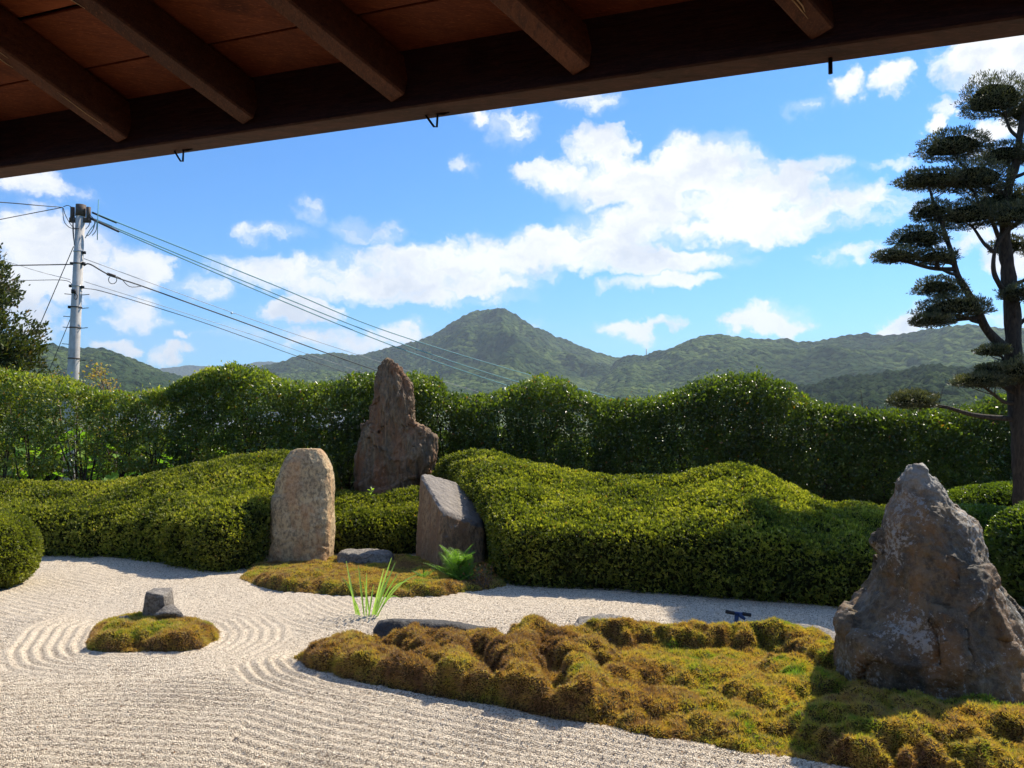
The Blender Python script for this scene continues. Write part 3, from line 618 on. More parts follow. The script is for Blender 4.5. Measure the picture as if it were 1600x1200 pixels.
def chips(V, T, seed, n, rad, depth):
    rs = np.random.RandomState(int(seed * 100) % 9999); ctr = V.mean(0); V0 = V.copy(); zt, zb = V[:, 2].max(), V[:, 2].min()
    fn = unit(np.cross(V[T[:, 1]] - V[T[:, 0]], V[T[:, 2]] - V[T[:, 0]])); c0 = V[T].mean(1)
    if ((c0 - ctr) * fn).sum() < 0: fn = -fn
    for k in rs.randint(0, len(T), n):
        nn = unit(fn[k] + rs.normal(size=3) * 0.28); r = rad * rs.uniform(.5, 1.3); c = V[T[k]].mean(0)
        w = np.linalg.norm(V - c, axis=1) < r; e = (V - c) @ nn + depth * rs.uniform(.3, 1.2); e = np.where(w, np.clip(e, 0, depth * 2.2), 0); V = V - e[:, None] * nn
    D = V - V0; L = np.linalg.norm(D, axis=1, keepdims=True); cap = depth * (1.9 * sstep(zt - V0[:, 2:3], 0.0, 0.42 * (zt - zb)) + 0.22)
    return V0 + D * np.minimum(1, cap / np.maximum(L, 1e-9))
def finish_rock(name, label, V, faces, seed, amp, freq, stretch, mat, group=None, chip=None):
    if chip: V = chips(V, np.concatenate([tris_of(f) if f.shape[1] == 4 else f for f in faces]), seed, *chip)
    T = np.concatenate([tris_of(f) if f.shape[1] == 4 else f for f in faces])
    fn = np.cross(V[T[:, 1]] - V[T[:, 0]], V[T[:, 2]] - V[T[:, 0]]); N = np.zeros_like(V)
    for c in range(3): np.add.at(N, T[:, c], fn)
    N = unit(N); S = V * stretch
    d = amp[0] * (ridged(S * freq[0] + seed, 3) - 0.4) + amp[1] * fbm(S * freq[1] + seed, 3) + amp[1] * (ridged(S * freq[1] * 1.4 + seed, 3) - .5) + amp[2] * fbm(S * freq[2] + seed, 3)
    V = V + N * d[:, None]
    o = link(name, np_mesh(name, V, faces, mat, True)); o['label'] = label; o['category'] = 'stone'
    if group: o['group'] = group
    return o
def hull_rock(name, label, pts, seed, cuts=6, amp=(0.02, 0.012, 0.005), freq=(3, 9, 30), stretch=(1, 1, 1), mat=None, group=None, bev=0.04, mats=None):
    bm = bmesh.new()
    for p in pts: bm.verts.new([float(c) for c in p])
    bmesh.ops.convex_hull(bm, input=bm.verts)
    bmesh.ops.dissolve_limit(bm, angle_limit=0.02, verts=bm.verts, edges=bm.edges)
    if bev: bmesh.ops.bevel(bm, geom=list(bm.edges), offset=bev, segments=1, affect='EDGES', profile=0.5, clamp_overlap=True)
    bmesh.ops.triangulate(bm, faces=bm.faces)
    for _ in range(cuts):
        L = [e for e in bm.edges if e.calc_length() > (0.045)]
        if not L: break
        bmesh.ops.subdivide_edges(bm, edges=L, cuts=1); bmesh.ops.triangulate(bm, faces=[f for f in bm.faces if len(f.verts) > 3])
    bmesh.ops.recalc_face_normals(bm, faces=bm.faces)
    bm.verts.index_update()
    V = np.array([v.co[:] for v in bm.verts]); Tt = np.array([[v.index for v in f.verts] for f in bm.faces]); bm.free()
    return finish_rock(name, label, V, [Tt], seed, amp, freq, stretch, mat, group)

def sil_px(rows, Y): return [(P(l, y, Y)[2], P(l, y, Y)[0], P(r, y, Y)[0]) for y, l, r in rows]
# big pyramid stone, right foreground
Yb = 5.37
loft_rock('standing_stone', 'largest dark craggy pyramid-shaped stone at the right edge of the garden', sil_px([(731, 1446, 1451), (737, 1438, 1462), (748, 1430, 1474), (762, 1423, 1490), (778, 1415, 1503), (795, 1408, 1519), (812, 1400, 1545), (830, 1395, 1565), (850, 1391, 1573), (870, 1388, 1580), (895, 1385, 1592), (915, 1388, 1604), (935, 1382, 1614), (960, 1364, 1630), (980, 1345, 1642), (1000, 1334, 1652), (1030, 1334, 1666), (1060, 1338, 1682), (1100, 1344, 1702), (1150, 1346, 1722)], Yb),
          [(-0.4, 4.88), (0.3, 4.95), (0.9, 5.12), (1.3, 5.30), (1.65, 5.48)], [(-0.4, 6.5), (0.6, 6.3), (1.2, 5.9), (1.65, 5.60)], 0, 4.2, (0.05, 0.022, 0.010), (1.6, 5.5, 22), (1, 1, 0.8), M['rock_big'], 250, 240, 2.1, skew=0.22, chip=(150, 0.24, 0.028))
# tan standing stone
loft_rock('standing_stone', 'pale tan upright slab stone with rounded shoulders, left of the three standing stones', sil_px([(702, 460, 498), (705, 453, 502), (712, 448, 508), (730, 439, 515), (750, 431, 518), (775, 427, 519), (800, 424, 519), (830, 420, 519), (850, 418, 518), (880, 415, 516), (900, 414, 516)], 10.55),
          [(-0.2, 10.25), (0.8, 10.35), (1.3, 10.45), (1.47, 10.55)], [(-0.2, 10.85), (1.1, 10.85), (1.47, 10.75)], 0, 9.7, (0.022, 0.010, 0.005), (2.4, 8, 28), (1, 1, 0.7), M['rock_tan'], 170, 170, 4.6, chip=(26, 0.24, 0.014))
# tall brown spire
loft_rock('standing_stone', 'tallest reddish brown pointed stone rising above the hedge with a lower right shoulder', sil_px([(561, 603, 608), (566, 596, 614), (574, 591, 624), (585, 587, 634), (600, 585, 641), (625, 583, 648), (650, 577, 651), (660, 575, 652), (664, 565, 662), (672, 562, 671), (682, 560, 681), (700, 558, 682), (730, 555, 678), (745, 555, 668), (770, 556, 654), (800, 556, 652), (840, 555, 655)], 12.8),
          [(0.0, 12.4), (1.2, 12.5), (2.2, 12.62), (2.83, 12.78)], [(0.0, 13.3), (1.8, 13.2), (2.83, 12.9)], 0, 1.4, (0.075, 0.040, 0.016), (2.4, 9, 30), (1.7, 1.7, 0.28), M['rock_brown'], 200, 230, 2.4, chip=(110, 0.25, 0.03))
# wedge stone with slanted top
A_ = P(656, 740, 10.75); B_ = P(716, 754, 11.1); C_ = P(757, 812, 10.75); C2 = P(750, 790, 10.9); D_ = P(690, 797, 9.95); D2 = P(757, 822, 10.25)
wp = [A_, B_, C_, C2, D_, D2, P(668, 742, 10.95)] + [np.array([P(px, py, Y)[0], Y, -0.15]) for px, py, Y in ((648, 880, 10.7), (684, 890, 9.85), (757, 890, 10.15), (758, 880, 10.8), (700, 870, 11.1), (655, 870, 11.0))]
hull_rock('standing_stone', 'brown block stone with a slanted grey broken top, right of the three standing stones', wp, 6.1, 7, (0.014, 0.010, 0.004), (3, 9, 30), (1, 1, 0.6), M['rock_wedge'], bev=0.03)
def box_pts(px0, px1, py0, py1, Y, dy, jit, seed, z0=-0.08, top=0.85):
    rs = np.random.RandomState(seed); x0, zt = XZ(px0, py0, Y); x1, _ = XZ(px1, py0, Y); o = []
    for x in (x0, x1):
        for y in (Y, Y + dy): o.append(np.array([x, y, z0]))
    for fx in (1 - top, 0.5, top):
        for y in (Y + 0.02, Y + dy * 0.8): o.append(np.array([x0 + (x1 - x0) * fx, y, zt]) + rs.normal(size=3) * jit * [1, 1, 0.6])
    for x in (x0, x1): o.append(np.array([x, Y + dy * 0.4, zt * 0.7]))
    return o
hull_rock('low_stone', 'low dark grey slab lying between the tan stone and the wedge stone', box_pts(522, 612, 866, 890, 10.15, 0.5, 0.02, 3, top=0.9), 3.3, 6, mat=M['rock_grey'], bev=0.02)
sy = G(240, 975)[1]
hull_rock('block_stone', 'squared dark grey stone with a pale flat top on the small moss islet', box_pts(221, 259, 929, 960, sy + 0.05, 0.26, 0.012, 5, top=0.88), 5.2, 5, (0.012, 0.008, 0.003), mat=M['rock_grey'], bev=0.015)
hull_rock('flat_stone', 'thin pale grey flake of stone leaning at the right foot of the squared stone', [P(238, 962, sy - .02), P(256, 947, sy + .04), P(270, 943, sy + .1), P(285, 957, sy), P(290, 966, sy), P(262, 958, sy - .05), P(262, 975, sy + .1)], 7.7, 4, (0.006, 0.004, 0.002), mat=M['rock_grey'], bev=0.006)
hull_rock('small_stone', 'small dark grey stone peeping from the moss at the left of the islet', [P(178, 970, sy), P(186, 962, sy), P(200, 961, sy), P(206, 970, sy), P(190, 975, sy - .05), P(192, 968, sy + .12), P(182, 985, sy), P(205, 985, sy)], 2.2, 4, (0.006, 0.004, 0.002), mat=M['rock_grey'], bev=0.006)
ys_ = 6.85
hull_rock('long_stone', 'long smooth dark slate stone lying along the back of the moss island', [P(582, 985, ys_ - .1), P(590, 970, ys_), P(612, 967, ys_ + .1), P(690, 968, ys_ + .15), P(772, 981, ys_ + .12), P(776, 990, ys_ + .05), P(600, 968, ys_ - .08), P(700, 974, ys_ - .1), P(584, 1004, ys_ - .15), P(640, 1010, ys_ - .2), P(770, 1010, ys_), P(590, 1000, ys_ + .2)], 8.8, 6, (0.008, 0.006, 0.003), mat=M['rock_dark'], bev=0.015)
hull_rock('mossy_stone', 'rough grey stone half covered by moss behind the middle of the moss island', [P(888, 982, 6.8), P(905, 964, 6.95), P(940, 958, 7.05), P(985, 965, 7.0), P(1010, 976, 6.9), P(1000, 1000, 6.7), P(900, 1005, 6.6), P(890, 1005, 7.1), P(1010, 1000, 7.1)], 12.3, 6, (0.02, 0.012, 0.005), mat=M['rock_grey'], bev=0.015)
hull_rock('ledge_stone', 'narrow weathered stone ledge showing behind the moss beside the big stone', [P(1190, 977, 6.85), P(1225, 972, 6.95), P(1280, 977, 6.95), P(1312, 990, 6.85), P(1310, 1012, 6.6), P(1200, 1000, 6.6), P(1310, 1025, 6.6), P(1190, 1020, 6.7), P(1250, 1010, 7.1)], 15.3, 6, (0.012, 0.008, 0.004), mat=M['rock_grey'], bev=0.01)
hull_rock('dark_stone', 'dark grey pointed stone tip poking out of the moss left of the ridge', [P(918, 1000, 6.4), P(940, 1004, 6.45), P(950, 1018, 6.3), P(930, 1016, 6.25), P(915, 1025, 6.5), P(950, 1040, 6.4), P(925, 1040, 6.3)], 18.3, 4, (0.006, 0.004, 0.002), mat=M['rock_dark'], bev=0.004)
print('stones', time.time() - T0)

# ------------------------------------------------------------------ azalea hedges (clipped mounds)
def azalea(label, cols, seed, density, back_depth=0.9, name='azalea_hedge', lean=0.10):
    """cols: (px_front, Z_front, shoulder_z, px_crest, py_crest, Z_crest)"""
    fr = []; cr = []; sh = []
    for (pf, Zf, s, pc, pyc, Zc) in cols:
        fr.append([P(pf, 700, Zf)[0], Zf]); c = P(pc, pyc, Zc); cr.append(c); sh.append(s)
    n = 150; fr = catmull(np.array(fr), n); cr = catmull(np.array(cr), n); sh = catmull(np.array(sh)[:, None], n)[:, 0]
    prof = []
    for i in range(n):
        f = np.array([fr[i, 0], fr[i, 1], -0.05]); c = cr[i]; s = sh[i]
        dirc = unit(np.array([c[0] - f[0], c[1] - f[1], 0]))
        L = math.hypot(c[0] - f[0], c[1] - f[1])
        ctl = [f + dirc * 0.05, f - dirc * 0.03 + [0, 0, s * 0.45], f + dirc * 0.02 + [0, 0, s * 0.8], f + dirc * min(0.22, L * .3) + [0, 0, s + 0.04], f + dirc * L * 0.55 + [0, 0, s + (c[2] - s) * 0.66], c, c + dirc * back_depth * 0.45 + [0, 0, -0.07], c + dirc * back_depth * 0.9 + [0, 0, -0.45]]
        e = c + dirc * back_depth; e[2] = -0.05; ctl.append(e)
        prof.append(catmull(np.array(ctl), 60))
    V = np.array(prof); ends = []
    cap0 = V[0].copy(); cap1 = V[-1].copy()
    # rounded ends: shrink copies towards the middle line
    def cap(S, side, k):
        mid = S.mean(0); w = math.cos(k * math.pi / 8); off = 0.35 * math.sin(k * math.pi / 8)
        C = mid + (S - mid) * [1, w, 1]; C[:, 2] = S[:, 2] * (0.35 + 0.65 * w) ; C = C + side * off; return C
    s0 = unit(V[0].mean(0) - V[2].mean(0)); s1 = unit(V[-1].mean(0) - V[-3].mean(0)); s0[2] = s1[2] = 0
    V = np.concatenate([[cap(V[0], s0, k) for k in (4, 3, 2, 1)], V, [cap(V[-1], s1, k) for k in (1, 2, 3, 4)]])
    nn, mm = V.shape[:2]; V = V.reshape(-1, 3); q = grid_faces(nn, mm)
    T = tris_of(q); fn = np.cross(V[T[:, 1]] - V[T[:, 0]], V[T[:, 2]] - V[T[:, 0]]); N = np.zeros_like(V)
    for c in range(3): np.add.at(N, T[:, c], fn)
    N = unit(N)
    if (N.reshape(nn, mm, 3)[nn // 2, mm // 2, 2]) < 0: N = -N; T = T[:, ::-1]; q = q[:, ::-1]
    lum = 0.085 * fbm(V * 1.5 + seed, 3) + 0.045 * fbm(V * 4.2 + seed, 3) + 0.02 * fbm(V * 12 + seed, 2)
    V = V + N * lum[:, None]
    root = thing(name, label, 'hedge', (*V[:, :2].mean(0), 0))
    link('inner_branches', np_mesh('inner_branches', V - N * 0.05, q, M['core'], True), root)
    rng = np.random.RandomState(int(seed * 10))
    cz = V[T].mean(1); colk = (np.arange(len(T)) % (len(T) // 2)) % (mm - 1); w = np.where(colk > (mm - 1) * 0.80, 0.25, 1.0)
    Nn = np.cross(V[T[:, 1]] - V[T[:, 0]], V[T[:, 2]] - V[T[:, 0]]); area = (np.linalg.norm(Nn, axis=1) * 0.5 * w).sum()
    ns = int(area * density); p, nr, k = scatter(V, T, ns, rng, w)
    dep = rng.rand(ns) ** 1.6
    p = p + nr * (0.02 - 0.075 * dep)[:, None] + nr * (0.018 * fbm(p * 18, 2))[:, None]
    lv = 4; pp = np.repeat(p, lv, 0); nn_ = np.repeat(nr, lv, 0); m = len(pp)
    d = unit(nn_ * 0.75 + [0, 0, 0.35] + rng.normal(size=(m, 3)) * 0.55)
    L = 0.026 + 0.020 * rng.rand(m); VV, FF = leaf_arrays(pp, d, L, L * 0.46, rng, 0.2)
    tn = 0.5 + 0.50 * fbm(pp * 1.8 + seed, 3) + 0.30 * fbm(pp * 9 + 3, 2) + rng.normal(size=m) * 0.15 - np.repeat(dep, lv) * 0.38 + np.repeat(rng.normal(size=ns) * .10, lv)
    red = rng.rand(m) < 0.003 * (1 + 3 * (fbm(pp * 1.3 + 7, 2) > 0.2)); tn = np.clip(tn, 0, 0.94); tn[red] = 1
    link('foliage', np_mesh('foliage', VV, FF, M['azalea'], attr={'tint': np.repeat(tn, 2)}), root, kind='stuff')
    return m
DN = 1650
nl = azalea('left azalea hedge, low at the frame edge, swelling up behind the tan stone',
       [(-420, 10.8, .55, -330, 752, 12.3), (-200, 10.8, .55, -150, 754, 12.3), (0, 10.8, .55, 0, 757, 12.2), (80, 10.8, .55, 80, 757, 12.2), (160, 10.75, .55, 170, 756, 12.2), (230, 10.5, .6, 240, 748, 12.2), (290, 9.95, .62, 310, 732, 12.3), (345, 9.75, .66, 370, 717, 12.4), (400, 10.1, .72, 430, 706, 12.6), (445, 10.75, .72, 500, 712, 12.9)], 1.1, DN)
nm_ = azalea('small low azalea hedge between the tan slab stone and the wedge stone',
       [(500, 10.95, .45, 505, 775, 12.0), (540, 10.95, .5, 545, 777, 12.1), (590, 10.95, .52, 600, 774, 12.15), (640, 11.0, .55, 650, 765, 12.2), (670, 11.1, .55, 680, 770, 12.2)], 2.3, DN, 0.35)
nr_ = azalea('long right clipped azalea hedge of two rolling humps behind the gravel',
       [(765, 10.5, .60, 680, 745, 12.5), (768, 9.6, .66, 708, 718, 12.2), (795, 9.12, .68, 755, 708, 11.9), (830, 8.95, .68, 810, 722, 11.7), (900, 8.85, .66, 890, 742, 11.4), (1000, 8.7, .66, 980, 750, 11.1), (1060, 8.6, .68, 1050, 750, 10.9), (1110, 8.45, .7, 1105, 740, 10.7), (1160, 8.3, .72, 1165, 732, 10.6), (1220, 8.2, .68, 1220, 752, 10.4), (1290, 8.1, .60, 1290, 785, 10.1), (1400, 7.9, .56, 1390, 794, 9.9), (1450, 7.9, .5, 1430, 800, 9.6), (1475, 8.1, .42, 1455, 812, 9.3)], 3.7, DN, 0.8)
def ball_bush(name, label, c, rx, ry, rz, seed, dens, leafm='azalea', core='core', L0=0.03):
    u = np.linspace(0, 2 * np.pi, 60, endpoint=False); v = np.linspace(-0.45 * np.pi, 0.5 * np.pi, 36)
    Vv, U = np.meshgrid(v, u, indexing='ij'); N = np.stack([np.cos(Vv) * np.cos(U), np.cos(Vv) * np.sin(U), np.sin(Vv)], -1).reshape(-1, 3)
    V = np.sign(N) * np.abs(N) ** 0.85 * [rx, ry, rz]; V = V + c + N * (0.03 * fbm(N * 3 + seed, 3))[:, None]
    q = grid_faces(36, 60, True); root = thing(name, label, 'shrub', (c[0], c[1], 0))
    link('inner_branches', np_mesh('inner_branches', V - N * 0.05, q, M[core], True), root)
    rng = np.random.RandomState(seed); T = tris_of(q); area = 4 * np.pi * ((rx * ry + ry * rz + rx * rz) / 3)
    p, nr, k = scatter(V, T, int(area * dens), rng); nr = unit(p - c); dep = rng.rand(len(p)) ** 1.6; p = p - nr * (0.06 * dep)[:, None]; pp = np.repeat(p, 4, 0); m = len(pp)
    d = unit(np.repeat(nr, 4, 0) * 0.75 + [0, 0, 0.3] + rng.normal(size=(m, 3)) * 0.55); L = L0 * (0.8 + 0.5 * rng.rand(m)); VV, FF = leaf_arrays(pp, d, L, L * 0.45, rng, 0.2)
    tn = np.clip(0.45 + 0.3 * fbm(pp * 3, 2) + rng.normal(size=m) * 0.12 - 0.2 * np.repeat(dep, 4), 0, .94)
    link('foliage', np_mesh('foliage', VV, FF, M[leafm], attr={'tint': np.repeat(tn, 2)}), root, kind='stuff')
    stem = MB(); stem.tube([[c[0], c[1], -0.05], [c[0] + .02, c[1], c[2]]], 0.03, 6); stem.build('stem', M['bark'], root)
cb = P(-42, 862, 8.9)
ball_bush('round_shrub', 'clipped round green shrub cut off by the left edge of the photo', np.array([cb[0], 9.0, 0.38]), 0.60, 0.55, 0.45, 5, 2600)
for px_, Y_, rx_, rz_, lab_, sd_ in ((1530, 9.9, .75, .48, 'dark shaded shrub just right of the peak of the big stone, under the pine', 301), (1690, 8.3, .95, .66, 'dark shrub filling the right edge behind the big stone', 302), (1600, 12.3, 1.5, .52, 'low rounded shrub behind the foot of the pine trunk', 303)):
    ball_bush('clipped_shrub', lab_, np.array([(px_ - 800) / F * Y_, Y_, rz_ * .62]), rx_, .7, rz_, sd_, 1500, 'camellia', 'core', .045)
print('azalea', nl, nm_, nr_, time.time() - T0)

# ------------------------------------------------------------------ camellia hedge: one shrub after another
TOP = np.array([(-400, 575), (-60, 578), (0, 578), (60, 584), (95, 592), (130, 605), (170, 614), (230, 614), (270, 607), (295, 594), (330, 580), (365, 574), (400, 577), (440, 592), (470, 600), (520, 600), (545, 590), (580, 583), (650, 584), (685, 594), (700, 618), (760, 620), (790, 612), (815, 597), (850, 589), (880, 596), (905, 612), (940, 626), (1000, 624), (1045, 622), (1065, 606), (1090, 594), (1140, 586), (1190, 588), (1220, 598), (1245, 616), (1280, 630), (1330, 638), (1400, 641), (1480, 641), (1530, 628), (1580, 616), (1640, 612), (1900, 610)], float)
def camellia_shrub(x0, x1, label, seed, dens=1.0, Yc=14.2, bot=None, half=None, hole=0.10, yellow=0.0, nstem=3, leafn=None, topoff=0):
    bot = (0.85 if x0 < 280 else 0.5 if x0 < 700 else 0.25) if bot is None else bot
    half = (0.55 if x0 < 280 else 0.75) if half is None else half
    rng = np.random.RandomState(seed); W0 = (x1 - x0) / F * Yc; ztop = lambda px: H + (640 - np.interp(px, TOP[:, 0], TOP[:, 1]) - topoff) / F * Yc
    area = W0 * (1.7 * 2 + 1.2); n = int(area * 4300 * dens)
    px = x0 + (x1 - x0) * rng.rand(n); px += rng.normal(size=n) * 12; zt = ztop(px) + 0.07 * fbm(np.c_[px * .035, px * 0, px * 0 + 4], 3) + 0.05 * rng.normal(size=n) * (rng.rand(n) < .12)
    ph = rng.rand(n) * 2 * np.pi; rho = 1 - np.abs(rng.normal(size=n)) * (0.16 if x0 < 280 else 0.24); rho = np.clip(rho, 0.1, 1.0)
    ca, sa = np.cos(ph), np.sin(ph); k = (np.abs(ca) ** 3.2 + np.abs(sa) ** 3.2) ** (-1 / 3.2)
    hb = (zt - bot) / 2; X = (px - 800) / F * Yc
    q = np.stack([X, ca * 1.2, sa * 1.2 + hb], 1); lm = 1 + 0.16 * fbm(q * 1.3 + seed * 0 + 3, 3) + 0.10 * fbm(q * 4, 2)
    Y = Yc + half * rho * k * ca * lm; Z = (zt + bot) / 2 + hb * rho * k * sa * np.where(sa > 0, 1 + (lm - 1) * 0.45, lm)
    pt = np.stack([X, Y, Z], 1)
    v = 1.25 * fbm(pt * [3.4, 1.6, 3.4] + 11, 3) - 0.55 * (1 - sstep(Z, bot + 0.0, bot + 0.9)) + (0.34 if x0 < 390 else 0.44) - hole
    keep = rng.rand(n) < (sstep(v, -0.20, 0.12) + 0.02) * (1 - 0.80 * np.exp(-(np.minimum(np.abs(px - x0), np.abs(px - x1)) / 9.0) ** 2) * (Z < zt - 0.25))
    pt = pt[keep]; nr = unit(np.stack([np.zeros(n), k * ca, k * sa], 1)[keep]); m = len(pt)
    d = unit(nr * 0.7 + [0, 0, 0.1] + rng.normal(size=(m, 3)) * 0.7); L = 0.046 + 0.034 * rng.rand(m)
    VV, FF = leaf_arrays(pt, d, L, L * 0.52, rng, 0.15, up=nr * 0.7 + [0, 0, .4])
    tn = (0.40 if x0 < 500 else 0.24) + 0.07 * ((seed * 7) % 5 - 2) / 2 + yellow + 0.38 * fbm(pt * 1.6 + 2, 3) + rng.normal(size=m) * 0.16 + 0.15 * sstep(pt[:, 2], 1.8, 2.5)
    tn = np.clip(tn, 0, 0.95); tn[rng.rand(m) < 0.008 + yellow * 0.05] = 1.0
    root = thing('camellia_shrub', label, 'hedge', ((0.5 * (x0 + x1) - 800) / F * Yc, Yc, 0), 'camellia shrubs of the tall back hedge')
    link('foliage', np_mesh('foliage', VV, FF, M['camellia'], attr={'tint': np.repeat(tn, 2)}), root, kind='stuff')
    for s in range(nstem):
        xb = (x0 + (x1 - x0) * (s + 0.5 + rng.uniform(-.3, .3)) / nstem - 800) / F * Yc; yb = Yc + rng.uniform(-.2, .2)
        mb = MB(); c = 4 + rng.randint(3)
        for b in range(c):
            e = np.array([xb + rng.uniform(-.45, .45), yb + rng.uniform(-.35, .35), rng.uniform(1.6, 2.15)]); s0 = np.array([xb, yb, -0.05]); mid = s0 * 0.6 + e * 0.4 + [rng.uniform(-.08, .08), 0, 0.1]
            if b: s0 = np.array([xb, yb, 0.35 + rng.rand() * 0.3])
            mb.tube(catmull([s0, s0 * 0.6 + mid * 0.4 + [0, 0, .1], mid, e], 9), np.linspace(0.03 if b == 0 else 0.022, 0.007, 9), 6)
            for tw in range(4):
                t0 = mid + (e - mid) * rng.rand(); mb.tube([t0, t0 + rng.normal(size=3) * [0.2, 0.15, 0.2] + [0, 0, .1]], [0.008, 0.004], 4)
        mb.build('stem', M['bark'], root)
    return m
CH = [(-420, -60, 'camellia shrub of the tall hedge beyond the left edge', 51, .8, .02, .08, 6), (-60, 130, 'thin sunlit camellia shrub at the left end of the tall hedge, before the utility pole', 52, .72, .17, .13, 4), (130, 275, 'airy yellow-green camellia shrub in the dip of the hedge just right of the utility pole', 53, .68, .19, .15, 3),
      (275, 400, 'dark domed camellia shrub forming the first high hump right of the pole', 54, 1.25, 0.02, -.08, 3), (400, 520, 'yellow-topped camellia shrub left of the tallest standing stone', 55, 1.05, .12, .10, 3), (520, 695, 'camellia shrub framing the tip of the tallest standing stone', 56, 1.2, .02, .0, 4),
      (695, 785, 'low flat-topped camellia shrub right of the tallest stone', 57, 1.2, .02, .02, 2), (785, 910, 'small dome-shaped camellia shrub under the slope of the central mountain', 58, 1.2, .06, .0, 3), (910, 1055, 'level camellia shrub between the small dome and the broad dome', 59, 1.2, -.02, .0, 3),
      (1055, 1245, 'broad high dome-shaped camellia shrub, right of centre', 60, 1.25, .03, -.04, 4), (1245, 1400, 'glossy low camellia shrub sloping down right of the broad dome', 61, 1.25, .0, -.04, 3), (1400, 1560, 'shaded camellia shrub just left of the pine trunk', 62, 1.1, .02, .03, 3), (1560, 1900, 'camellia shrub rising behind the pine trunk at the right edge', 63, .9, .08, .02, 5)]
tot = 0
for (a, b, lab, sdd, dn_, ye, ho, ns) in CH: tot += camellia_shrub(a, b, lab, sdd, dn_, yellow=ye, hole=ho, nstem=ns)
print('camellia', tot, time.time() - T0)

# ------------------------------------------------------------------ small plants
def blade(p0, tip, w, bend=0.12, fold=0.3, n=9, side=None):
    p0 = np.array(p0, float); tip = np.array(tip, float); t = np.linspace(0, 1, n); d = tip - p0
    c = p0 + np.outer(t, d) + np.outer(np.sin(t * np.pi) * bend * np.linalg.norm(d), [0, 0, 1]) * 0.6
    s = unit(np.cross(unit(d), [0.1, -1, 0.1])) if side is None else side; ww = w * np.clip(np.sin(np.clip(t * 0.9 + 0.12, 0, 1) * np.pi), 0.08, 1) ** 0.6
    V = np.stack([c - s * ww[:, None] / 2, c + np.cross(s, unit(d)) * ww[:, None] * fold, c + s * ww[:, None] / 2], 1).reshape(-1, 3)
    return V, grid_faces(n, 3)
gY = G(575, 962)[1]; g0 = G(575, 962)
gr = thing('grass_clump', 'clump of tall pale green strap-leaved grass growing from the gravel', 'grass', g0)
rng = np.random.RandomState(8)
for (tx, ty, bx, dy, w, be) in [(541, 873, 557, .1, .014, .02), (545, 905, 560, -.1, .013, .02), (533, 898, 562, .05, .009, .25), (560, 880, 569, .1, .013, .0), (573, 892, 572, -.1, .012, .0), (569, 905, 578, .0, .011, .03), (612, 868, 583, .0, .014, .03), (618, 875, 585, .15, .013, .05), (600, 885, 581, -.1, .014, .0), (622, 893, 586, -.05, .012, .08),
                               (657, 893, 588, .1, .012, .25), (640, 905, 590, -.15, .010, .35), (584, 910, 576, -.15, .012, .0), (552, 930, 563, -.2, .010, .1), (606, 900, 584, .1, .011, .05), (630, 935, 590, -.1, .008, .6)]:
    V, q = blade(P(bx, 960, gY + rng.uniform(-.05, .05)), P(tx, ty, gY + dy), w * 1.35, be); V[:, 2] -= 0.02
    link('blade', np_mesh('blade', V, q, M['grass'], True, attr={'tint': np.full(len(V), rng.rand())}), gr)
def fern(root, base, n, L, rng, tall=0.6, mat='bright'):
    for k in range(n):
        a = rng.rand() * 6.28; e = rng.uniform(0.6, 1.45); ll = L * rng.uniform(.7, 1.1)
        d = np.array([math.cos(a) * math.cos(e), math.sin(a) * math.cos(e), math.sin(e)]); mb = MB(); m = 22
        t = np.linspace(0, 1, m); c = base + np.outer(t, d * ll) + np.outer(t * t, [0, 0, -0.22 * ll]) + np.outer(t * t, [d[0] * .2 * ll, d[1] * .2 * ll, 0])
        mb.tube(c, np.linspace(0.004, 0.0015, m), 4); s = unit(np.cross(d, [0, 0, 1.0]) + rng.normal(size=3) * .15)
        pts = []; ds = []; Ls = []
        for i in range(3, m):
            for sg in (-1, 1):
                pl = 0.24 * ll * math.sin(min(1, (1 - t[i]) * 1.3 + 0.08) * math.pi / 2)
                dd = unit(s * sg + d * 0.45 + [0, 0, -.1])
                for r in np.linspace(0.1, 1, 5):
                    for sg2 in (-1, 1): pts.append(c[i] + dd * pl * r * .8); ds.append(unit(dd + sg2 * d * 0.8)); Ls.append(pl * 0.26 * (1.15 - r * .7) + .005)
        V, Fc = leaf_arrays(np.array(pts), np.array(ds), np.array(Ls), np.array(Ls) * 0.30, rng, 0.1, up=np.array([0, 0, 2.0])); mb.add(V, Fc)
        me = mb.mesh('frond', M[mat]); at_ = me.attributes.new('tint', 'FLOAT', 'FACE'); at_.data.foreach_set('value', np.clip(rng.rand() * .6 + rng.rand(len(me.polygons)) * .5, 0, 1).astype(np.float32))
        link('frond', me, root)
fb = G(718, 912); fr_ = thing('fern', 'bright green feathery fern in front of the wedge stone', 'fern', fb); rng = np.random.RandomState(15)
fern(fr_, fb + [0, 0.02, 0], 14, 0.46, rng); fern(fr_, fb + [-.03, 0.1, 0.16], 12, 0.40, rng); fern(fr_, fb + [.1, 0.02, 0.02], 7, 0.28, rng)
MB().tube([fb + [0, .05, -0.03], fb + [-.02, .1, 0.22]], 0.008, 5).build('stalk', M['bark'], fr_)
fb2 = G(662, 905); f2_ = thing('fern', 'small dark fern in the shade left of the bright green fern', 'fern', fb2); fern(f2_, fb2, 6, 0.2, rng)
db = G(752, 918); dt = thing('dry_twigs', 'tuft of dead brown twigs at the right foot of the fern', 'dead plant', db); mb = MB(); pts = []
for k in range(34):
    e = db + np.array([rng.normal() * .09, rng.normal() * .08, rng.uniform(.05, .26)]); b = db + np.array([rng.normal() * .06, rng.normal() * .06, -0.02]); mb.tube([b, (b + e) / 2 + rng.normal(size=3) * .015, e], [.004, .003, .0015], 4); pts.append(e); pts.append((b + e) / 2)
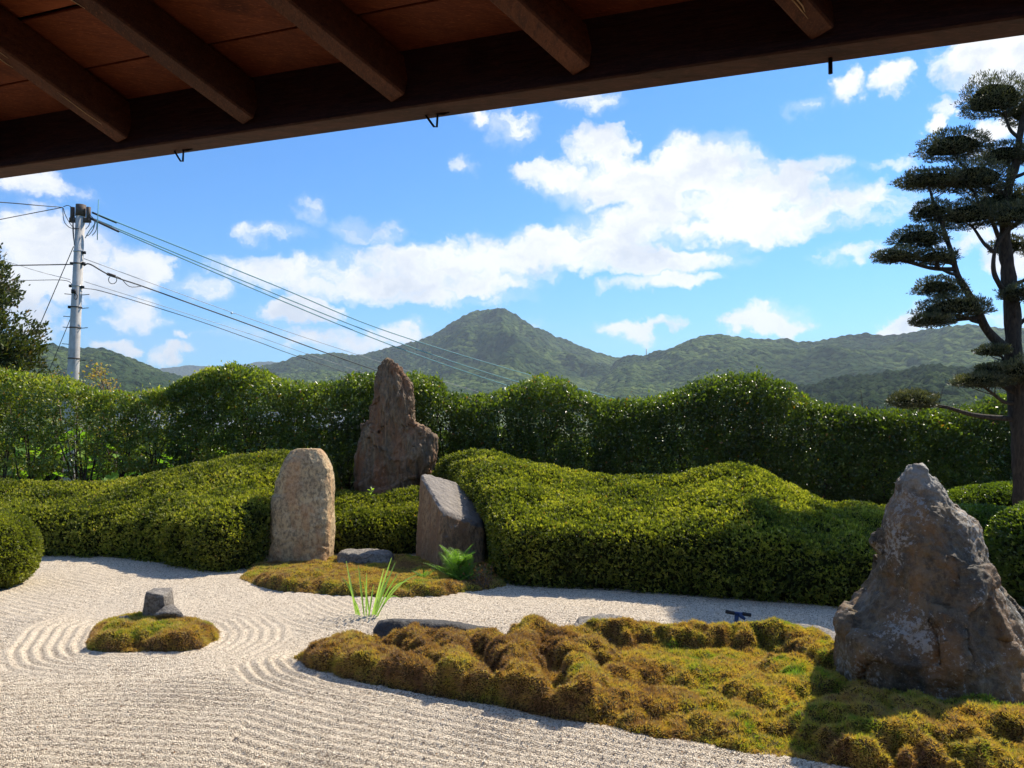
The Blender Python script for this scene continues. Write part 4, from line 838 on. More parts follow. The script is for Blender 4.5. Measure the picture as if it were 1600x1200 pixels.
mb.build('twigs', M['bark_grey'], dt, kind='stuff'); pts = np.repeat(np.array(pts), 4, 0); V, Fc = leaf_arrays(pts + rng.normal(size=pts.shape) * .02, rng.normal(size=pts.shape), 0.03, 0.012, rng)
link('dead_leaves', np_mesh('dead_leaves', V, Fc, M['dry'], attr={'tint': rng.rand(len(Fc))}), dt, kind='stuff')
sb = P(580, 782, 12.0); sg = thing('seedling', 'tiny pale green seedling sprouting at the foot of the tallest stone', 'plant', sb)
MB().tube([sb, sb + [0, 0, .18]], .005, 4).build('stem', M['bark'], sg)
for k in range(7):
    a = k * 2.4; V, Fc = leaf_arrays(np.array([sb + [0, 0, .06 + .018 * k]]), np.array([[math.cos(a), math.sin(a), .6]]), .075, .035, rng, up=np.array([0, 0, 3.]))
    link('leaf', np_mesh('leaf', V, Fc, M['bright'], attr={'tint': np.ones(2)}), sg)
# leaf litter and fallen petals
n = 1500; hp = catmull(HEDGE, 400)[rng.randint(0, 400, n)]; lp = np.c_[hp + rng.normal(size=(n, 2)) * [.25, .13] - [0, .05], np.full(n, .012)]
V, Fc = leaf_arrays(lp, np.c_[rng.normal(size=(n, 2)), rng.rand(n) * .2], .012 + .014 * rng.rand(n), .008, rng, up=np.array([0, 0, 3.]))
link('leaf_litter', np_mesh('leaf_litter', V, Fc, M['dry'], attr={'tint': rng.rand(len(Fc))}), kind='stuff', label='dry leaf litter at the foot of the hedges', category='leaf litter')
n = 260; pl = np.array([G(x, y)[:2] for x, y in np.c_[rng.uniform(0, 1300, n), rng.uniform(930, 1200, n)]]); V, Fc = leaf_arrays(np.c_[pl, np.full(n, .02)], np.c_[rng.normal(size=(n, 2)), rng.rand(n) * .3], .012 + .012 * rng.rand(n), .009, rng, up=np.array([0, 0, 3.]))
link('fallen_leaves', np_mesh('fallen_leaves', V, Fc, M['dry'], attr={'tint': rng.rand(len(Fc))}), kind='stuff', label='scattered tiny fallen leaves on the gravel', category='leaf litter')

# big-leaved plants behind the thin part of the hedge
def taro(px, Y, n, label, seed, hgt=1.1):
    rng = np.random.RandomState(seed); b = np.array([(px - 800) / F * Y, Y, -0.06]); t = thing('taro_plant', label, 'plant', b, 'big-leaved plants behind the hedge')
    for k in range(n):
        a = rng.rand() * 6.28; r = rng.uniform(.15, .5); tip = b + [math.cos(a) * r, math.sin(a) * r, hgt * rng.uniform(.6, 1.15)]
        MB().tube(catmull([b + rng.normal(size=3) * [.05, .05, 0], (b + tip) / 2 + [0, 0, .12], tip], 6), .012, 5).build('stalk', M['grass'], t)
        L = rng.uniform(.3, .45); u = np.linspace(0, 2 * np.pi, 18, endpoint=False); rr = 0.5 * L * (1 - 0.35 * np.cos(u) ** 3) * (1 + .15 * np.cos(2 * u))
        da = np.array([math.cos(a), math.sin(a), -.35 + rng.uniform(-.3, .2)]); da = unit(da); sa = unit(np.cross(da, [0, 0, 1])); up = np.cross(sa, da)
        ring = tip + da * L * .25 + np.outer(-rr * np.cos(u) * 1.2, -da) + np.outer(rr * np.sin(u) * .85, sa) + np.outer(np.abs(np.sin(u)) * .04, up); V = np.concatenate([ring, [tip + da * L * .25 - up * .03]])
        j = np.arange(18); link('leaf', np_mesh('leaf', V, np.stack([j, (j + 1) % 18, np.full(18, 18)], 1), M['bright'], True, attr={'tint': np.full(19, rng.uniform(.3, 1))}), t)
for i, (px, Y, n, s, h_, lab) in enumerate([(20, 15.9, 9, 70, 1.25, 'big-leaved bright plant glimpsed through the hedge at the far left'), (52, 15.5, 9, 71, 1.05, 'big-leaved bright plant glimpsed through the hedge, second from the left'), (135, 15.6, 10, 72, 1.5, 'tallest big-leaved plant glimpsed behind the foot of the utility pole'), (178, 15.8, 7, 73, 1.1, 'big-leaved plant glimpsed right of the pole foot'), (240, 16, 7, 74, 1.0, 'big-leaved plant glimpsed under the airy hedge dip'), (330, 16, 6, 75, 1.0, 'big-leaved plant glimpsed under the first domed shrub')]): taro(px, Y, n, lab, s, h_)

def open_tree(name, label, cat, base, h, spread, nb_, nleaf, leafm, seed, L=0.06, trunk_r=0.05, group=None):
    rng = np.random.RandomState(seed); t = thing(name, label, cat, base); base = np.array(base, float); mb = MB(); P_ = []
    mb.tube(catmull([base, base + [.05 * h, 0, h * .4], base + [0, .03, h * .85]], 10), np.linspace(trunk_r, trunk_r * .3, 10), 8)
    for k in range(nb_):
        z = h * rng.uniform(.3, .85); a = rng.rand() * 6.28; s0 = base + [0, 0, z]; e = s0 + [math.cos(a) * spread * rng.uniform(.4, 1), math.sin(a) * spread * rng.uniform(.4, 1), h * rng.uniform(.08, .3)]
        c = catmull([s0, (s0 + e) / 2 + [0, 0, .08 * h], e], 8); mb.tube(c, np.linspace(trunk_r * .35, trunk_r * .08, 8), 5); P_ += [c[i] for i in range(3, 8)]
    mb.build('trunk', M['bark_grey'], t); P_ = np.array(P_); p = P_[rng.randint(0, len(P_), nleaf)] + rng.normal(size=(nleaf, 3)) * spread * .16
    V, Fc = leaf_arrays(p, rng.normal(size=(nleaf, 3)) + [0, 0, .3], L * (.7 + .6 * rng.rand(nleaf)), L * .5, rng, up=np.array([0, 0, 1.]))
    link('crown', np_mesh('crown', V, Fc, M[leafm], attr={'tint': np.repeat(np.clip(.5 + rng.normal(size=nleaf) * .25, 0, 1), 2)}), t, kind='stuff')
open_tree('sapling', 'slender sapling with brownish young leaves poking above the hedge right of the pole', 'sapling', [(172 - 800) / F * 17, 17, -.06], 2.9, .55, 16, 900, 'moss', 90, .07)
open_tree('sapling', 'low yellowish sapling tip showing over the hedge just left of the pole', 'sapling', [(90 - 800) / F * 17, 17, -.06], 2.75, .4, 10, 300, 'moss', 92, .06)
open_tree('sapling', 'sparse yellowish bush seen through the hedge gap under the yellow-topped shrub', 'sapling', [(300 - 800) / F * 17, 17.3, -.06], 1.6, .8, 16, 900, 'bright', 93, .07)

# left conifer
def conifer():
    rng = np.random.RandomState(41); Y = 15.5; bx = (-75 - 800) / F * Y; base = np.array([bx, Y, -.06]); t = thing('conifer_tree', 'dark bushy conifer with bare brown twigs, cut off by the left edge', 'tree', base)
    MB().tube([base, base + [.05, 0, 3], base + [0, 0, 5.2]], [.16, .12, .04], 9).build('trunk', M['bark_grey'], t)
    P_ = []; D_ = []; mb = MB()
    for k in range(90):
        z = rng.uniform(1.9, 5.2); rad = np.interp(z, [1.9, 2.8, 3.3, 3.9, 4.4, 5.0, 5.3], [1.2, 1.5, 1.55, 1.25, .95, .6, .2]) * rng.uniform(.75, 1.08); a = rng.rand() * 6.28
        d = np.array([math.cos(a), math.sin(a), 0]); s0 = base + [0, 0, z - .35]; e = s0 + d * rad + [0, 0, .45]; c = catmull([s0, s0 + d * rad * .5 + [0, 0, .05], e], 8)
        mb.tube(c, np.linspace(.03, .006, 8), 5)
        for i in range(3, 8):
            for _ in range(7):
                q = c[i] + rng.normal(size=3) * [.16, .16, .13]; m = 17; P_.append(q + rng.normal(size=(m, 3)) * .055); D_.append(unit(d * .5 + [0, 0, .7] + rng.normal(size=(m, 3)) * .5))
                if rng.rand() < .12: mb.tube([c[i], q, q + rng.normal(size=3) * .12 + d * .1], [.008, .005, .003], 4)
    mb.build('branch', M['bark_grey'], t, kind='stuff'); P_ = np.concatenate(P_); D_ = np.concatenate(D_); m = len(P_); L = .07 + .05 * rng.rand(m); V, Fc = leaf_arrays(P_, D_, L, L * .45, rng)
    tn = np.clip(.5 + .35 * fbm(P_ * 2, 2) + rng.normal(size=m) * .2, 0, 1); link('crown', np_mesh('crown', V, Fc, M['conifer'], attr={'tint': np.repeat(tn, 2)}), t, kind='stuff')
conifer()

# ------------------------------------------------------------------ cloud-pruned pine, right
def pine():
    rng = np.random.RandomState(77); Y0 = 11.4; base = P(1606, 870, Y0); base[2] = -.06
    t = thing('cloud_pruned_pine', 'tall cloud-pruned evergreen with stacked dark foliage pads at the right edge', 'tree', base)
    tr = [base, P(1602, 780, Y0), P(1597, 700, Y0), P(1590, 620, Y0), P(1584, 555, Y0), P(1582, 500, Y0), P(1578, 450, Y0 + .05), P(1572, 400, Y0 + .05), P(1570, 350, Y0), P(1575, 300, Y0), P(1590, 240, Y0 - .05), P(1600, 180, Y0), P(1615, 140, Y0)]
    c = catmull(tr, 60); rad = np.interp(np.linspace(0, 1, 60), [0, .3, .5, .8, 1], [.155, .125, .098, .06, .03]); rad = rad * (1 + .10 * fbm(c * 3, 2))
    V, fs = tube(c, rad, 18); cc = V.copy(); off = .03 * fbm(cc * [5, 5, 3], 3); ctr = np.repeat(c, 18, 0); V[:len(ctr)] += unit(V[:len(ctr)] - ctr) * off[:len(ctr), None]
    link('trunk', np_mesh('trunk', V, fs, M['bark'], True), t)
    limbs = {'A': [P(1584, 552, Y0), P(1560, 535, Y0 - .1), P(1540, 512, Y0 - .15), P(1525, 480, Y0 - .2), P(1508, 450, Y0 - .2), P(1496, 430, Y0 - .2), P(1488, 400, Y0 - .2), P(1480, 375, Y0 - .2)],
             'B': [P(1578, 470, Y0), P(1562, 445, Y0 - .15), P(1553, 425, Y0 - .2), P(1553, 400, Y0 - .2), P(1560, 370, Y0 - .1)]}
    nodes = [c]
    for k, l in limbs.items():
        lc = catmull(l, 26); r = np.linspace(.075 if k == 'A' else .042, .03 if k == 'A' else .02, 26) * (1 + .15 * fbm(lc * 5, 2)); V, fs = tube(lc, r, 12)
        link('limb', np_mesh('limb', V, fs, M['bark'], True), t); nodes.append(lc)
    nodes = np.concatenate(nodes)
    pads = [(1555, 160, 60, 36, 0), (1620, 175, 60, 32, .2), (1490, 232, 60, 26, -.1), (1572, 246, 46, 22, .1), (1640, 240, 50, 26, -.2), (1452, 283, 56, 17, -.2), (1520, 284, 62, 30, -.1), (1570, 318, 55, 24, .2), (1630, 310, 50, 24, 0),
            (1455, 334, 32, 20, -.2), (1512, 340, 54, 26, 0), (1585, 340, 40, 22, -.3), (1436, 374, 46, 20, -.2), (1402, 402, 40, 13, -.3), (1462, 404, 36, 14, -.3), (1575, 386, 26, 18, .3), (1640, 390, 40, 26, .1), (1468, 452, 40, 18, -.1), (1490, 484, 60, 22, -.2), (1455, 503, 34, 11, -.3), (1592, 460, 30, 14, -.2), (1650, 470, 44, 22, 0),
            (1552, 549, 22, 9, -.2), (1532, 597, 46, 13, -.3), (1550, 578, 24, 10, -.2), (1600, 584, 44, 24, -.3), (1650, 600, 50, 24, 0), (1426, 628, 42, 17, -.2)]
    for (px, py, rx, ry, dy) in pads:
        cpt = P(px, py, Y0 + dy); sx = rx / F * Y0 * .88; sz = ry / F * Y0 * 1.08; sy = max(sx * .8, .28)
        n = int(4200 * (sx * sy * 2 + sx * sz * 2) / .5) + 800
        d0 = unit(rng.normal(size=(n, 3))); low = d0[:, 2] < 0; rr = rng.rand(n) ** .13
        lump = 1 + .42 * fbm(d0 * 1.8 + px, 3) + .12 * fbm(d0 * 6 + px, 2); q = d0 * rr[:, None] * lump[:, None]; q[:, 2] = np.where(q[:, 2] < 0, q[:, 2] * .55, q[:, 2])
        pt = cpt + q * [sx, sy, sz] + [0, 0, .0]
        dd = unit(d0 * [.7, .7, .7] + [0, 0, .75] + rng.normal(size=(n, 3)) * .5); dd[low & (rng.rand(n) < .5)] *= [1, 1, -.3]
        L = .030 + .028 * rng.rand(n); V, Fc = leaf_arrays(pt, dd, L, .011, rng, .1)
        tn = np.clip(.30 + .30 * fbm(pt * 6, 2) + .25 * rr + rng.normal(size=n) * .18 + .12 * d0[:, 2], 0, 1)  # upward needles tinted lighter: sunlit pad tops put into the colour
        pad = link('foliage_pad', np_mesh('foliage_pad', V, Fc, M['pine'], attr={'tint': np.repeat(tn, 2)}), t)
        tgt = cpt - [0, 0, sz * .35]; nd = nodes[np.argmin(np.linalg.norm((nodes - tgt) * [1, .6, 1] + [0, 0, .25 + sx * .3], axis=1))]
        mb = MB()
        if px == 1426: nd = P(1588, 655, Y0)
        L0 = np.linalg.norm(tgt - nd); br = catmull([nd, nd * .6 + tgt * .4 + [0, 0, -.02 + .1 * rng.normal() * L0 * (px != 1426)], nd * .25 + tgt * .75 + rng.normal(size=3) * .04, tgt], 12); mb.tube(br, np.linspace(.022 + .014 * min(L0, 1.5), .012, 12), 7)
        for k in range(9):
            e = cpt + rng.uniform(-.75, .75, 3) * [sx, sy, .1 * sz]; s0 = br[rng.randint(6, 12)]; mb.tube(catmull([s0, (s0 + e) / 2 - [0, 0, .02], e], 5), np.linspace(.010, .004, 5), 4)
        mb.build('branch', M['bark'], t)
        # inner mass of needles
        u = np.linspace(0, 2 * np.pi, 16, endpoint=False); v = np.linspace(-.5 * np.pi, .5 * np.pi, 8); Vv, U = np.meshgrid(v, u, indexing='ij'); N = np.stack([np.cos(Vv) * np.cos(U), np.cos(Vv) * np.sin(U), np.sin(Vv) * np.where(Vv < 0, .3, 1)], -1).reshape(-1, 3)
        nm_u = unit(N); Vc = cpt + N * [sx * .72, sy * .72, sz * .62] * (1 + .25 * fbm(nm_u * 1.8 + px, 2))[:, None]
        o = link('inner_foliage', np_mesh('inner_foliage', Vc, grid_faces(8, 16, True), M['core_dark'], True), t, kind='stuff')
pine()
print('plants', time.time() - T0)

# ------------------------------------------------------------------ utility pole and cables
PY = 24.0
def pole():
    b = P(112, 700, PY); b[2] = -2.5; top = P(126.5, 321, PY); low = P(113.5, 600, PY); dirp = unit(top - low); b = low + dirp * ((-2.5 - low[2]) / dirp[2])
    t = thing('utility_pole', 'tall grey concrete utility pole behind the hedge on the left', 'utility pole', b)
    L = np.linalg.norm(top - b); at = lambda y: low + dirp * ((P(113, y, PY)[2] - low[2]) / dirp[2])
    MB().tube([b, b + dirp * L * .5, top], [.20, .165, .125], 24).build('shaft', M['concrete'], t, True)
    MB().tube([top, top + dirp * .32], [.165, .165], 20); c = at(321)
    MB().tube([at(338), at(320)], .145, 20).build('cap', M['rust'], t, True)
    MB().box(at(344), (.62, .12, .14)).build('crossarm', M['rust'], t)
    for dx in (-.24, .25):
        p = at(345) + [dx, 0, 0]; MB().tube([p, p + [0, 0, .42]], .065, 12).build('insulator', M['rust'], t, True)
    for y in (393, 412, 447, 480, 512, 560): MB().tube([at(y) - dirp * .018, at(y) + dirp * .018], .142 + .00012 * (y - 380) + .012, 18).build('band', M['steel'] if y % 2 else M['rust'], t)
    for y, s in ((412, 1), (412, -1), (447, -1), (449, 1), (395, 1), (480, -1)): MB().box(at(y) + [s * .18, -.03, 0], (.08, .08, .08)).build('bracket', M['iron'], t)
    for y, s in ((460, -1), (461, 1), (482, 1), (512, -1), (513, 1), (538, -1), (564, 1), (495, -1), (590, -1)): MB().tube([at(y) + [s * .15, 0, 0], at(y) + [s * .38, 0, .02]], .012, 5).build('step_bolt', M['iron'], t)
    MB().box(at(457) + [.02, -.22, 0], (.12, .06, .12)).build('junction_box', M['iron'], t)
    a = np.linspace(0, 2 * np.pi, 16); p = at(465) + [.10, -.23, 0]; MB().tube(np.array([p + [.05 * math.cos(x), 0, .09 * math.sin(x)] for x in a]), .012, 5).build('wire_loop', M['cable'], t)
    MB().tube([P(152, 375, PY), P(152.5, 345, PY), P(154, 312, PY)], .013, 5).build('lightning_rod', M['cable_green'], t)
    MB().tube([P(133, 372, PY), P(140, 360, PY), P(152, 345, PY)], .013, 5).build('rod_stay', M['cable_green'], t)
    rs = np.random.RandomState(2)
    for l in ([(98, 325), (100, 345), (108, 355), (118, 358)], [(99, 325), (103, 338), (114, 355), (124, 357)], [(134, 358), (139, 352), (141, 345)], [(148, 342), (147, 355), (140, 366), (135, 369)], [(152, 345), (150, 360), (144, 368)], [(115, 345), (115, 362), (116, 383)], [(113, 340), (114, 365), (116, 380)], [(140, 335), (148, 345), (146, 356)], [(99, 323), (106, 321), (114, 325)]):
        MB().tube(catmull([P(x, y, PY - .15) for x, y in l], 14), .011, 5).build('jumper_wire', M['cable'], t)
    return at
at = pole()
def cable(pts, r, mat, label, sag=0.0, n=60):
    """pts: (px, py, Y)"""
    p = catmull([P(*q) for q in pts], n) if len(pts) > 2 else None
    if p is None:
        a, b = P(*pts[0]), P(*pts[1]); t = np.linspace(0, 1, n)[:, None]; p = a + (b - a) * t; p[:, 2] -= (4 * sag * t * (1 - t))[:, 0]
    V, fs = tube(p, r, 6); o = link('cable', np_mesh('cable', V, fs, M[mat], True)); o['label'] = label; o['category'] = 'cable'; o['group'] = 'overhead cables'; return o
cable([(145, 332, PY), (420, 442, 29), (600, 516, 33), (800, 578, 39), (960, 622, 46)], .019, 'cable_green', 'uppermost overhead cable running down right from the pole top')
cable([(142, 340, PY), (400, 447, 29), (600, 527, 33), (760, 582, 38), (900, 622, 44)], .019, 'cable_green', 'second overhead cable from the top on the right of the pole')
cable([(142, 342, PY), (400, 453, 29), (600, 535, 33), (740, 585, 38), (880, 630, 44)], .019, 'cable_green', 'third overhead cable from the top, close under the second')
cable([(131, 404, PY), (362, 488, 29), (500, 535, 33), (640, 580, 38), (780, 622, 43)], .010, 'cable_light', 'thin grey wire carrying a white marker below the three top cables')
cable([(131, 415, PY), (141, 413, PY), (172, 430, 24.5), (222, 447, 25.5), (300, 475, 27), (400, 511, 29), (500, 548, 32), (600, 583, 36), (720, 622, 40)], .021, 'cable', 'thick black telephone cable, lowest bold line on the right of the pole')
cable([(132, 440, PY), (260, 480, 26), (400, 525, 29), (480, 553, 32), (620, 600, 36)], .008, 'cable_light', 'faint thin wire just above the lowest cable on the right')
cable([(131, 450, PY), (170, 458, 25), (300, 498, 27), (400, 533, 29), (460, 555, 31), (600, 602, 35)], .012, 'cable', 'lowest dark cable running down right from the middle of the pole')
for px0, py0, y2 in ((150, 334, 0), (140, 340, 0)):
    pass
cable([(144, 332, PY - .02), (182, 348, 24.6)], .03, 'cable', 'short thick black sleeve on the uppermost cable at the pole', 0, 6)
cable([(141, 341, PY - .02), (186, 362, 24.6)], .035, 'cable', 'short thick black sleeve on the second cable at the pole', 0, 6)
cable([(-120, 310, 20), (0, 316, 22), (60, 321, 23), (98, 324, PY)], .014, 'cable', 'upper cable leading left from the pole top')
cable([(-120, 368, 20), (0, 343, 22), (98, 324, PY)], .013, 'cable', 'cable rising from the left edge to the pole top')
cable([(-120, 417, 20), (0, 415, 22), (60, 414, 23), (116, 413, PY)], .018, 'cable', 'bold level cable left of the middle of the pole')
cable([(-120, 380, 20), (0, 406, 22), (60, 424, 23), (110, 437, PY)], .008, 'cable_light', 'thin wire descending from the left edge to the pole')
cable([(-120, 438, 20), (36, 438, 23), (100, 438, PY), (115, 447, PY)], .010, 'cable', 'lowest level wire left of the pole, passing behind the conifer')
cable([(115, 385, PY), (85, 455, 24), (40, 560, 24), (20, 610, 24)], .012, 'cable', 'steep guy wire slanting down left from the pole')
cable([(110, 498, PY), (92, 542, 24), (60, 620, 24)], .010, 'cable', 'lower short guy wire slanting down left of the pole')
bp = P(362, 489, 28.2); u = np.linspace(0, 2 * np.pi, 12, endpoint=False); v = np.linspace(-1.57, 1.57, 8); Vv, U = np.meshgrid(v, u, indexing='ij')
Vs = bp + .045 * np.stack([np.cos(Vv) * np.cos(U), np.cos(Vv) * np.sin(U), np.sin(Vv)], -1).reshape(-1, 3); o = link('cable_marker', np_mesh('cable_marker', Vs, grid_faces(8, 12, True), M['white'], True)); o['label'] = 'small white ball marker on the thin grey wire'; o['category'] = 'marker'
sp_ = P(175, 431, 24.5); ts = thing('cable_splice', 'black splice box with a looped wire hanging on the telephone cable', 'splice box', sp_)
MB().tube([P(168, 428, 24.5), P(180, 432, 24.5)], .05, 8).build('sleeve', M['rust'], ts)
MB().tube([P(176 + 6.5 * math.cos(a), 437 + 6.5 * math.sin(a), 24.5) for a in np.linspace(0, 6.28, 18)], .012, 5).build('loop', M['cable'], ts)
MB().tube(catmull([P(182, 432, 24.5), P(190, 436, 24.6), P(203, 448, 24.9), P(224, 447, 25.4)], 12), .012, 5).build('lead', M['cable'], ts)
for i, (px, Y, rx, rz) in enumerate([(-60, 24, 2.2, 1.7), (60, 27, 2.6, 1.9), (190, 30, 3.0, 1.9), (300, 26, 2.4, 1.8), (400, 30, 2.6, 1.9), (520, 27, 2.4, 1.9), (640, 30, 3, 1.9), (800, 30, 3, 1.9), (960, 28, 3, 1.8), (1120, 30, 3.2, 1.9), (1290, 28, 3.2, 1.7), (1450, 30, 3.4, 1.8), (1600, 27, 3.2, 1.7)]):
    ball_bush('field_bush', 'rough field bush glimpsed through gaps of the tall hedge', np.array([(px - 800) / F * Y, Y, -2.4 + rz * .9]), rx, 1.4, rz, 200 + i, 55, 'camellia', 'core', .16); bpy.data.objects['field_bush' + ('.%03d' % i if i else '')]['group'] = 'field bushes behind the tall hedge'
# pale houses glimpsed through the hedge
def house(px, Y, w, d, h, label, seed, wall, roofc):
    x = (px - 800) / F * Y; b = np.array([x, Y, -7.4 if Y > 90 else -5.2]); t = thing('house', label, 'house', b)
    MB().box(b + [0, 0, h / 2], (w, d, h)).build('wall', wall, t); z = b[2] + h
    rf = MB(); rf.add([b + [-w * .56, -d * .6, h], b + [w * .56, -d * .6, h], b + [w * .56, d * .6, h], b + [-w * .56, d * .6, h], b + [-w * .5, 0, h + d * .28], b + [w * .5, 0, h + d * .28]], [np.array([[0, 1, 5, 4], [2, 3, 4, 5]]), np.array([[0, 4, 3], [1, 2, 5]])]); rf.build('roof', roofc, t)
    for k in range(3): 
        for z0 in ((.3,) if h < 4 else (.25, .7)): MB().box(b + [w * (-.3 + .3 * k), -d / 2 - .03, h * z0 + .3], (w * .13, .08, 1.1)).build('window', M['cable'], t)
hw = plain('pale_plaster', (0.62, 0.62, 0.6), .8); hr = plain('blue_grey_roof_tile', (0.13, 0.15, 0.18), .5)
house(268, 70, 9, 7, 5.2, 'pale two-storey house glimpsed through the hedge under the first hump', 1, hw, hr)
house(490, 80, 12, 7, 5.0, 'pale house glimpsed through the hedge left of the tallest stone', 2, hw, hr)
house(655, 95, 12, 8, 5.0, 'distant house hidden behind the hedge right of the tallest stone', 3, hw, hr)

# ------------------------------------------------------------------ garden sprinkler
s0 = G(1152, 985); Ys = s0[1]; ts = thing('garden_sprinkler', 'small dark blue T-handled sprinkler standing on the gravel behind the moss ridge', 'sprinkler', s0)
MB().tube([P(1150, 986, Ys), P(1151, 961, Ys)], [.022, .018], 10).build('post', M['blue'], ts, True)
MB().tube([P(1144, 957.5, Ys), P(1163, 959.5, Ys)], .014, 10).build('crossbar', M['blue'], ts, True)
for a, b in (((1134, 955.5), (1147, 958)), ((1160, 959), (1173, 961))): MB().tube([P(*a, Ys), P(*b, Ys)], .017, 10).build('grip', M['rubber'], ts, True)
MB().tube([P(1155, 960, Ys), P(1164, 968, Ys - .03)], [.02, .014], 8).build('nozzle', M['blue'], ts, True)
MB().tube([s0 + [0, 0, 0], s0 + [0, 0, .025]], .07, 16).build('base', M['steel'], ts)

# ------------------------------------------------------------------ eave
HB = 0.72
def hz(px, py, h):
    r = ray(px, py); r = r * (h / r[2]); return np.array([r[0], r[1], H + h])
A0 = hz(0, 262, HB); B0 = hz(1600, 27, HB); bd = unit(B0 - A0); outn = np.cross([0, 0, 1.0], bd); outn = outn if outn[1] > 0 else -outn
PIT = R(24); up_in = -outn * math.cos(PIT) + np.array([0, 0, 1.0]) * math.sin(PIT); nrm = unit(np.cross(bd, up_in)); nrm = nrm if nrm[2] > 0 else -nrm
ev = thing('temple_eave', 'dark wooden eave with beam, rafters and reddish boards across the top of the view', 'eave', (A0[0], A0[1], H + HB))
s_a, s_b = -8.2, 8.6
def ext(name, a, b, w, h, ax_w, ax_h, mat, off=(0, 0, 0), bev=0.004, **kw):
    a = np.array(a); b = np.array(b); bm = bmesh.new(); vs = []
    for e in (a, b):
        for sw, sh in ((0, 0), (1, 0), (1, 1), (0, 1)): vs.append(bm.verts.new([float(c) for c in e + ax_w * w * sw + ax_h * h * sh]))
    for f in ((0, 1, 2, 3), (7, 6, 5, 4), (0, 4, 5, 1), (1, 5, 6, 2), (2, 6, 7, 3), (3, 7, 4, 0)): bm.faces.new([vs[i] for i in f])
    bmesh.ops.recalc_face_normals(bm, faces=bm.faces); bmesh.ops.bevel(bm, geom=list(bm.edges), offset=bev, segments=1, affect='EDGES')
    me = bpy.data.meshes.new(name); bm.to_mesh(me); bm.free(); me.materials.append(mat); return link(name, me, ev, **kw)
zup = np.array([0, 0, 1.0])
ext('fascia_beam', A0 + bd * s_a, A0 + bd * s_b, .084, .15, outn, zup, M['beam'])
def inplane(px, py, off):
    o = A0 + zup * off; r = ray(px, py); k = ((o - [0, 0, H]) @ nrm) / (r @ nrm); return np.array([0, 0, H]) + r * k
RH, RW = .104, .050
rafs = [((-330, 60), (-15, 250)), ((0, 84), (192, 220)), ((130, 0), (390, 191)), ((435, 0), (622, 151)), ((812, 15), (910, 105)), ((1248, 0), (1290, 47))]
dirs = []; ends = []
for a, b in rafs:
    pa, pb = inplane(*a, .018), inplane(*b, .018); dirs.append(unit(pa - pb)); s = (pb - A0) @ bd; ends.append(s)
ends = list(ends); dirs = list(dirs)
print('rafter ends', np.round(ends, 2))
st = .44
for k in range(1, 16): ends.append(ends[5] + st * k); dirs.append(unit(dirs[5] + bd * -.02 * k))
for k in range(1, 13): ends.append(ends[0] - st * k); dirs.append(unit(dirs[0] + bd * .01 * k))
for i, (s, d) in enumerate(zip(ends, dirs)):
    e = A0 + zup * .018 + bd * s; d = unit(d - nrm * (d @ nrm)); w = unit(np.cross(d, nrm)); w = w if w @ bd > 0 else -w
    L0 = 3.6
    r = ext('rafter', e + d * .008 - w * RW / 2, e + d * L0 - w * RW / 2, RW, RH, w, nrm, M['rafter'])
    if i in (1, 2, 3, 5, 4):   # pale splits in the wood
        rng = np.random.RandomState(i)
        for j in range(5):
            t0 = rng.uniform(.06, .9); p = e + d * t0 - nrm * .0015 + w * rng.uniform(-.018, .02); mb = MB(); pts = [p]
            for q in range(4): pts.append(pts[-1] + d * rng.uniform(.015, .045) + w * rng.normal() * .002)
            mb.tube(pts, [.0005, .0016, .0011, .0014, .0004], 4); me = mb.mesh('wood_split', M['fleck']); o = bpy.data.objects.new('wood_split', me); col.objects.link(o); o.parent = r
# boards parallel to the beam lying on the rafters
bw = .168; k = 0; base_up = RH / math.cos(0) 
while k < 21:
    u0 = .0 + k * bw; a = A0 + zup * .018 + nrm * (RH + .002 + (.0 if k % 2 else .005)) + up_in * (u0 + .002)
    ext('roof_board', a + bd * s_a, a + bd * s_b, bw - .006, .012, up_in, nrm, M['board'], bev=.002); k += 1
a = A0 + zup * .018 + nrm * (RH + .025) - up_in * .16
ext('roof_covering', a + bd * s_a, a + bd * s_b, 6.6, .07, up_in, nrm, M['cover'])
a = A0 + zup * .1352
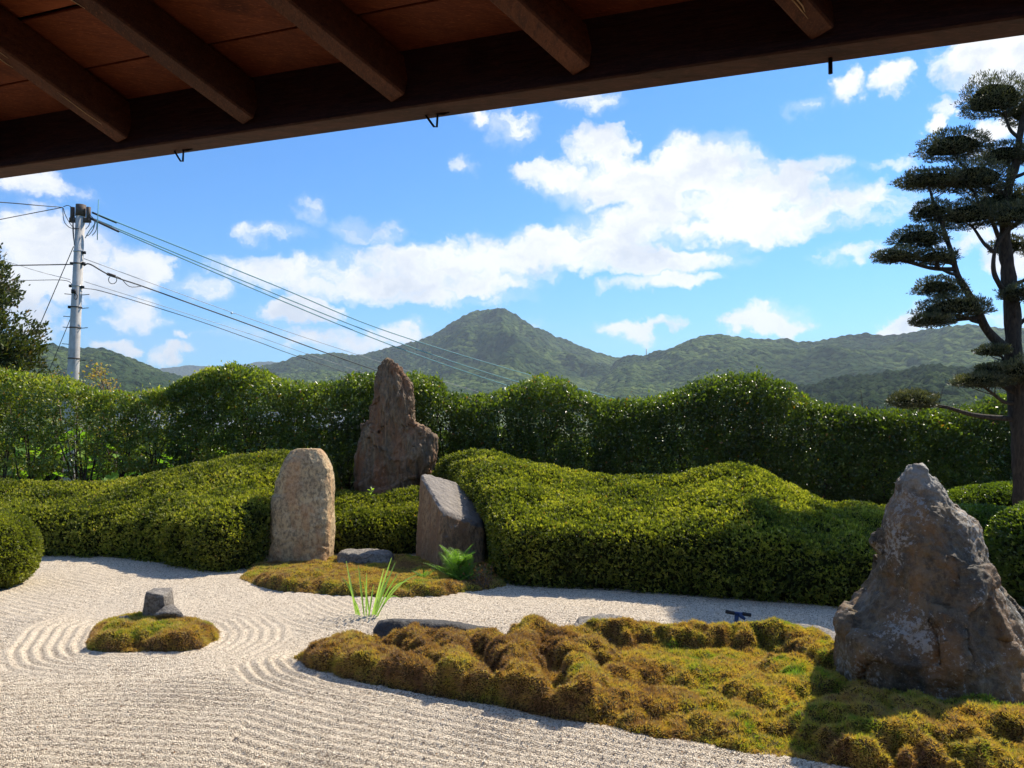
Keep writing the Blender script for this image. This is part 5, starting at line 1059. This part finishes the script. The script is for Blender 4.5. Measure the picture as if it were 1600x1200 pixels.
# unseen hall behind the viewer: veranda, posts and wall added to shade the eave
hall = thing('unseen_hall', 'unseen wooden hall wall and veranda behind the viewer, added to shade the eave', 'building', (A0[0] - outn[0] * 3.6, A0[1] - outn[1] * 3.6, 0))
def hb(name, u0, u1, v0, v1, z0, z1, mat):
    b = np.array([A0[0], A0[1], 0]); q = [b + bd * u - outn * v + zup * z for z in (z0, z1) for u, v in ((u0, v0), (u1, v0), (u1, v1), (u0, v1))]
    MB().obj8(q).build(name, mat, hall)
hb('veranda_floor', s_a, s_b, 1.35, 3.5, .38, .44, M['rafter']); hb('wall', s_a, s_b, 3.5, 3.65, -.05, 3.9, M['rafter']); hb('gable_wall', s_a - .1, s_a, 3.5, 6.5, -.05, 3.9, M['rafter'])
for u in np.arange(s_a + .3, s_b, 1.9): hb('wall_post', u, u + .13, 3.38, 3.49, .44, 3.9, M['beam'])
# hooks under the beam
for (px, py, kind) in ((2, 283, 'v'), (292, 240, 'v'), (683, 185, 'v'), (1297, 95, 'p')):
    p = hz(px, py, HB); s = (p - A0) @ bd; c = A0 + bd * s + outn * .06
    mb = MB()
    if kind == 'v':
        mb.tube([c - bd * .02 + zup * .003, c + bd * .004 - zup * .03, c + bd * .012 - zup * .032, c + bd * .014 + zup * .003], .0028, 6); mb.tube([c + bd * .01 + zup * .001, c + bd * .03 - zup * .003, c + bd * .045 + zup * .001], .003, 6)
    else: mb.tube([c + zup * .003, c - zup * .032], .0045, 8)
    mb.build('gutter_hook', M['iron'], ev)

# ------------------------------------------------------------------ haze
def haze():
    x0, x1, y0, y1, z0, z1 = -6900, 6900, -60, 7500, -8.5, 640
    v = [(x, y, z) for z in (z0, z1) for x, y in ((x0, y0), (x1, y0), (x1, y1), (x0, y1))]
    me = bpy.data.meshes.new('haze'); me.from_pydata(v, [], [(0, 3, 2, 1), (4, 5, 6, 7), (0, 1, 5, 4), (1, 2, 6, 5), (2, 3, 7, 6), (3, 0, 4, 7)])
    m = bpy.data.materials.new('haze_air'); m.use_nodes = True; nt = m.node_tree; nt.nodes.clear(); o = nt.nodes.new('ShaderNodeOutputMaterial'); pv = nt.nodes.new('ShaderNodeVolumePrincipled')
    pv.inputs['Color'].default_value = (0.72, 0.86, 1.0, 1); pv.inputs['Density'].default_value = 0.00011; pv.inputs['Anisotropy'].default_value = 0.2
    nt.links.new(pv.outputs[0], o.inputs['Volume']); me.materials.append(m); link('haze', me, kind='stuff', label='thin blue summer haze', category='haze')
haze()
tri = sum(len(o.data.loops) - 2 * len(o.data.polygons) for o in bpy.data.objects if o.type == 'MESH')
print('done', round(time.time() - T0, 1), 'tris', tri)
